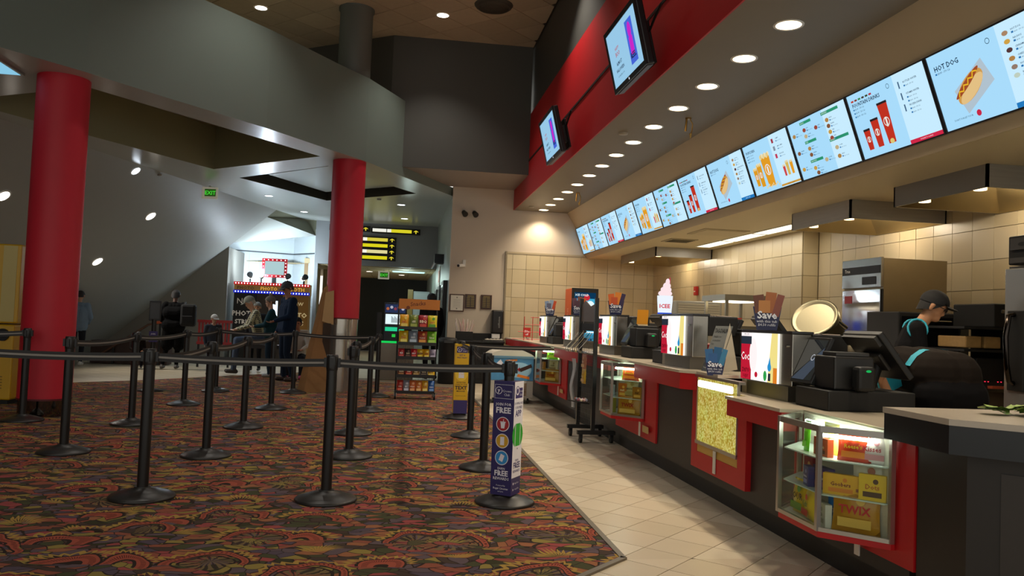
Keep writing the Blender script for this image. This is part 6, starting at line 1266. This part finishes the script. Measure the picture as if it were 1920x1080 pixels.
        m.add(vs, [(a * n_ + i, a * n_ + (i + 1) % n_, (a + 1) * n_ + (i + 1) % n_, (a + 1) * n_ + i) for a in range(k_) for i in range(n_)], True); m.build(nm, mt, P)
    if hair: shell('hair', mat(hair, .7, name='hair', var=.3, vs=60), .098, -.03, .06, -.04)
    if hat:
        kd, c_ = hat; hm = mat(c_, .8, name='hat_cloth', var=.1, vs=30); shell('cap' if kd == 'cap' else 'beanie', hm, .104, .015 if kd == 'cap' else 0, .045)
        if kd == 'cap':
            m = MB(); m.M = Mh; m.add([(x_ * .085, .09 + .085 * math.sqrt(max(0, 1 - x_ * x_)), .04 - .012 * abs(x_)) for x_ in (-1, -.8, -.4, 0, .4, .8, 1)] + [(x_ * .088, .07, .05) for x_ in (1, 0, -1)] + [(x_ * .085, .09 + .085 * math.sqrt(max(0, 1 - x_ * x_)), .034 - .012 * abs(x_)) for x_ in (-1, -.8, -.4, 0, .4, .8, 1)], [(0, 1, 2, 3, 8, 9), (3, 4, 5, 6, 7, 8), (10, 16, 15, 14, 13, 12, 11)]); m.build('brim', hm, P)
        elif kd == 'pompom': m = MB(); m.M = Mh; m.ball((0, -.02, .155), .04, 10, 8); m.build('pompom', mat('8a8078', .9, name='wool'), P)
    if glasses:
        m = MB(); m.M = Mh
        for s_ in (-1, 1): m.tube([(.034 * s_ + .024 * math.cos(a), .1, .004 + .018 * math.sin(a)) for a in [k * math.pi / 5 for k in range(11)]], .0035, 5); m.tube([(.058 * s_, .1, .008), (.084 * s_, .0, .012)], .003, 5)
        m.tube([(-.012, .102, .008), (.012, .102, .008)], .003, 5); m.build('glasses', BLACK, P)
    return P, j, Mh
UP = math.pi
SKIN = 'b98a6c'; BLK = dict(shirt='131214', trousers='131214', shoes='1a1818', skin=SKIN)
person('man in a light denim jacket seen from behind beside the red column', (-6.55, 17.8, 0), UP, 1.56, dict(shirt='6f8398', trousers='24262c', shoes='c8c4bc', skin=SKIN), dict(el=(.15, .0, .64), wl=(.08, -.12, .56), er=(-.15, 0, .64), wr=(-.08, -.12, .56)), hair='1c1614', bulk=1.2, headdir=(0, -1, -.35), extra=[((-.05, .045, .815), (.05, .045, .815), .05, .05, 0)])
person('man in a long black coat seen from behind with hands on hips', (-4.6, 17.6, 0), UP, 1.66, dict(shirt='0a0a0b', trousers='0a0a0b', shoes='55504c', skin='6b4a3a'), dict(el=(.19, .05, .66), wl=(.11, -.05, .56), er=(-.19, .05, .66), wr=(-.11, -.05, .56), al=(.1, .06, .05), kl=(.075, -.01, .28)), hair='141010', bulk=1.3, extra=[((-.06, .02, .70), (.06, .02, .70), .16, .16, 0), ((-.05, .02, .55), (.05, .02, .55), .17, .17, 0), ((-.06, .0, .5), (-.07, .0, .30), .13, .13, 0), ((.06, .0, .5), (.07, .0, .30), .13, .13, 0)])
bp_ = thing('backpack', 'black backpack worn on one shoulder of the black coated man', 'bag', (-4.26, 17.36, .9)); MB().box(-.15, -.1, 0, .15, .08, .46, b=.05).build('bag_body', mat('0c0c0d', .8, name='bag_cloth'), bp_); MB().box(-.11, -.13, .05, .11, -.09, .22, b=.015).build('pocket', mat('121213', .8, name='bag_pocket'), bp_); MB().tube([(-.1, .05, .42), (-.12, .16, .5), (-.12, .2, .3)], .02).build('strap', BLACKM, bp_)
plaid = bpy.data.materials.new('plaid_cloth'); plaid.use_nodes = True; N = plaid.node_tree.nodes; L = plaid.node_tree.links; tc = N.new('ShaderNodeTexCoord'); w1 = N.new('ShaderNodeTexWave'); w1.inputs['Scale'].default_value = 9; w1.bands_direction = 'Z'; w2 = N.new('ShaderNodeTexWave'); w2.inputs['Scale'].default_value = 9; w2.bands_direction = 'X'; mxx = N.new('ShaderNodeMath'); mxx.operation = 'MAXIMUM'; rr_ = N.new('ShaderNodeValToRGB'); rr_.color_ramp.elements[0].position = .62; rr_.color_ramp.elements[0].color = (*srgb('24241f'), 1); rr_.color_ramp.elements[1].position = .8; rr_.color_ramp.elements[1].color = (*srgb('b8b088'), 1)
for w_ in (w1, w2): L.new(tc.outputs['Object'], w_.inputs['Vector'])
L.new(w1.outputs['Fac'], mxx.inputs[0]); L.new(w2.outputs['Fac'], mxx.inputs[1]); L.new(mxx.outputs[0], rr_.inputs[0]); L.new(rr_.outputs[0], N['Principled BSDF'].inputs['Base Color'])
seat = dict(hl=(.055, 0, .40), hr=(-.055, 0, .40), pel=(0, 0, .41), chest=(0, -.05, .60), neck=(0, -.09, .72), head=(0, -.125, .80), sl=(.105, -.06, .69), sr=(-.105, -.06, .69), el=(.13, -.13, .54), er=(-.13, -.13, .54), wl=(.08, -.24, .5), wr=(-.08, -.24, .5), kl=(.07, -.24, .38), kr=(-.07, -.24, .38), al=(.07, -.26, .06), ar=(-.07, -.26, .06))
person('older man in a plaid shirt and grey cap seated and leaning to the left', (-2.72, 16.75, 0), -math.radians(75), 1.80, dict(shirt=plaid, trousers='4a5568', shoes='3a332e', skin='c89a80'), seat, hair='b8b0a4', hat=('cap', '8a8a7c'), headdir=(0, -1, -.55))
person('small child in a shiny pale cap standing before the plaid shirted man', (-3.5, 16.2, 0), math.radians(30), 1.18, dict(shirt='3c4048', trousers='4e6078', shoes='55504c', skin='c89a80'), hat=('cap', 'c8c4bc'), headdir=(.2, -1, -.3))
person('person in a grey beanie standing behind the plaid shirted man', (-2.95, 17.7, 0), 0, 1.47, dict(shirt='2a2a2e', trousers='1e1e22', shoes='222222', skin=SKIN), hat=('beanie', '7a7c78'))
person('woman in a pompom beanie and teal and black jacket facing left', (-2.42, 16.05, 0), -math.radians(80), 1.58, dict(shirt='1d3a42', trousers='22303c', shoes='8a8680', skin='c89a80'), dict(el=(.12, -.06, .64), wl=(.06, -.17, .62), er=(-.12, -.06, .64), wr=(-.06, -.17, .62)), hair='4a3424', bulk=1.2, hat=('pompom', '6f665c'))
person('tall man in a navy jacket and cap looking down to the left', (-2.0, 15.25, 0), -math.radians(60), 1.85, dict(shirt='1b2a40', trousers='1d2838', shoes='3a2a22', skin='a87a62'), dict(el=(.13, -.03, .65), wl=(.07, -.15, .6), al=(.09, .05, .05)), hair='2a1e18', bulk=1.2, hat=('cap', '3c4048'), headdir=(.1, -1, -.45))
sd = {k: (v[0], v[1], v[2] - .155) for k, v in seat.items() if k not in ('al', 'ar')}; sd.update(kl=(.08, -.23, .24), kr=(-.08, -.23, .24), al=(.08, -.27, .05), ar=(-.08, -.27, .05))
person('seated person in a white patterned top half hidden by the cardboard', (-1.9, 16.2, 0), 0, 1.66, dict(shirt='bfb8ac', trousers='1e1e24', shoes='b83a6a', skin='b07a5c'), sd, hair='17110f')
person('crouching dark figure on the stairs behind the belts', (-5.3, 17.6, 0), math.radians(20), 1.05, dict(shirt='1c1614', trousers='17151a', shoes='2a2622', skin='a8704c'), {k: (v[0], v[1], v[2] - .15) if k not in ('al', 'ar') else v for k, v in seat.items()}, hair='1a1210')
person('man in a black vest over a pale blue shirt behind the snack rack', (.72, 16.85, 0), UP + .4, 1.8, dict(shirt='1b1a1d', trousers='17161a', shoes='141414', skin='5a3c2e'), hair='141010', extra=[((.11, .0, .80), (.135, .02, .66), .066, .055, 0)])
# workers behind the counter
wj = dict(pel=(0, 0, .52), chest=(0, -.03, .70), neck=(0, -.075, .815), head=(0, -.125, .893), sl=(.10, -.05, .785), sr=(-.10, -.05, .785), el=(.125, -.06, .62), er=(-.125, -.07, .62), wl=(.08, -.2, .55), wr=(-.08, -.2, .55))
P1_, j1, Mh1 = person('worker in a black cap and black polo with turquoise piping looking down', (3.98, 5.85, 0), math.radians(62), 1.70, dict(shirt='141315', trousers='141315', shoes='141414', skin='c08a64', short=True), wj, hair='100d0c', hat=('cap', '131214'), glasses=True, voxel=.008, headdir=(-.05, -1, -.42))
TQ = mat('2aa5bd', .6, name='turquoise_piping')
m = MB(); s_ = j1['sr']; pts = []
for k in range(15):
    a = math.pi * 2 * k / 14; pts.append((s_.x + .018 + .03 * math.cos(a), s_.y + .068 * math.sin(a), s_.z + .002 + .075 * math.cos(a)))
m.tube(pts, .009, 6); m.build('shoulder_piping', TQ, P1_)
m = MB(); s_ = j1['sl']; m.tube([(s_.x - .018 + .03 * math.cos(a), s_.y + .068 * math.sin(a), s_.z + .002 + .075 * math.cos(a)) for a in [math.pi * 2 * k / 14 for k in range(15)]], .009, 6); m.build('shoulder_piping', TQ, P1_)
e = j1['sr'].lerp(j1['er'], .72); m = MB(); m.M = Matrix.Translation((e.x - .055, e.y - .02, e.z)) @ Matrix.Rotation(-math.pi / 2, 4, 'Z') @ Matrix.Rotation(math.pi / 2, 4, 'X'); m.text('ICEE', .03, 0, 0, 0, bold=.02); m.build('sleeve_print', WHITE, P1_)
m = MB(); m.M = Mh1 @ Matrix.Translation((0, .094, .085)) @ Matrix.Rotation(math.radians(70), 4, 'X'); m.ring((0, 0), .02, .006, 0, 14); m.build('cap_badge', WHITE, P1_)
# second worker bends over, arms down at the counter
b2j = dict(pel=(0, .02, .53), hl=(.055, .03, .52), hr=(-.055, .03, .52), chest=(0, -.20, .60), neck=(0, -.30, .60), head=(0, -.375, .555), sl=(.115, -.24, .585), sr=(-.115, -.24, .585), el=(.165, -.09, .47), er=(-.15, -.20, .47), wl=(.218, -.06, .555), wr=(-.14, -.30, .42), kl=(.06, .0, .29), kr=(-.06, .0, .29))
P2_, j2, Mh2 = person('worker bending far over with a broad dark back and turquoise side panels', (3.54, 4.74, 0), math.radians(180), 1.78, dict(shirt='201a16', trousers='121113', shoes='141414', skin='c08a66', short=True), b2j, hair='17100d', voxel=.008, headdir=(0, -.8, -.7), smooth=14, extra=[((-.035, -.01, .575), (-.035, -.2, .595), .165, .15, 0), ((.035, -.01, .575), (.035, -.2, .595), .165, .15, 0), ((-.05, .02, .50), (.05, .02, .50), .15, .15, 1)])
for sx in (-1, 1):
    m = MB(); vs = []
    a0, a1 = j2['pel'], j2['chest']
    for k in range(9):
        p = a0.lerp(a1, k / 8); w_ = (.178 + .006 * math.sin(k)) * 1.017
        for z in (-.085, .01, .10): vs.append((p.x + sx * (w_ + .03 - abs(z - .01) * .35), p.y, p.z + z + .02))
    m.add(vs, [(3 * k + i, 3 * k + i + 1, 3 * k + i + 4, 3 * k + i + 3) for k in range(8) for i in range(2)], True); m.build('side_panel', TQ, P2_)
from mathutils.bvhtree import BVHTree
bv = BVHTree.FromPolygons([v.co for v in P2_.data.vertices], [list(p.vertices) for p in P2_.data.polygons])
for a0, a1, y0 in ((-55, 70, -.16), (110, 200, -.16)):
    m = MB(); vs = []; n = 14
    for k in range(n + 1):
        a = math.radians(a0 + (a1 - a0) * k / n); d = Vector((math.cos(a), 0, math.sin(a)))
        for dy in (0, .03, .06):
            o_ = Vector((0, y0 + dy + .05 * math.sin(a * 2), .98)); h_ = bv.ray_cast(o_ + d * .9, -d)[0]; vs.append((h_ if h_ else o_ + d * .25) + d * .004)
    m.add(vs, [(3 * k + i, 3 * k + i + 3, 3 * k + i + 4, 3 * k + i + 1) for k in range(n) for i in range(2)], True); m.build('back_stripe', TQ, P2_)
ph = thing('phone', 'slim black phone held up in the bending worker\'s hand', 'phone', (3.12, 4.80, 1.06), math.radians(180)); m = MB(); m.M = FM((0, 0, 0), (.8, 0, -.6), (.6, 0, .8)); m.box(-.075, -.035, -.006, .075, .035, .006, b=.004); m.build('phone_body', BLACK, ph); m = MB(); m.M = FM((0, 0, .0), (.8, 0, -.6), (.6, 0, .8)); m.rect(-.068, -.03, .068, .03, .0065); m.build('phone_screen', mat('0a0a0c', .08, name='phone_glass'), ph)
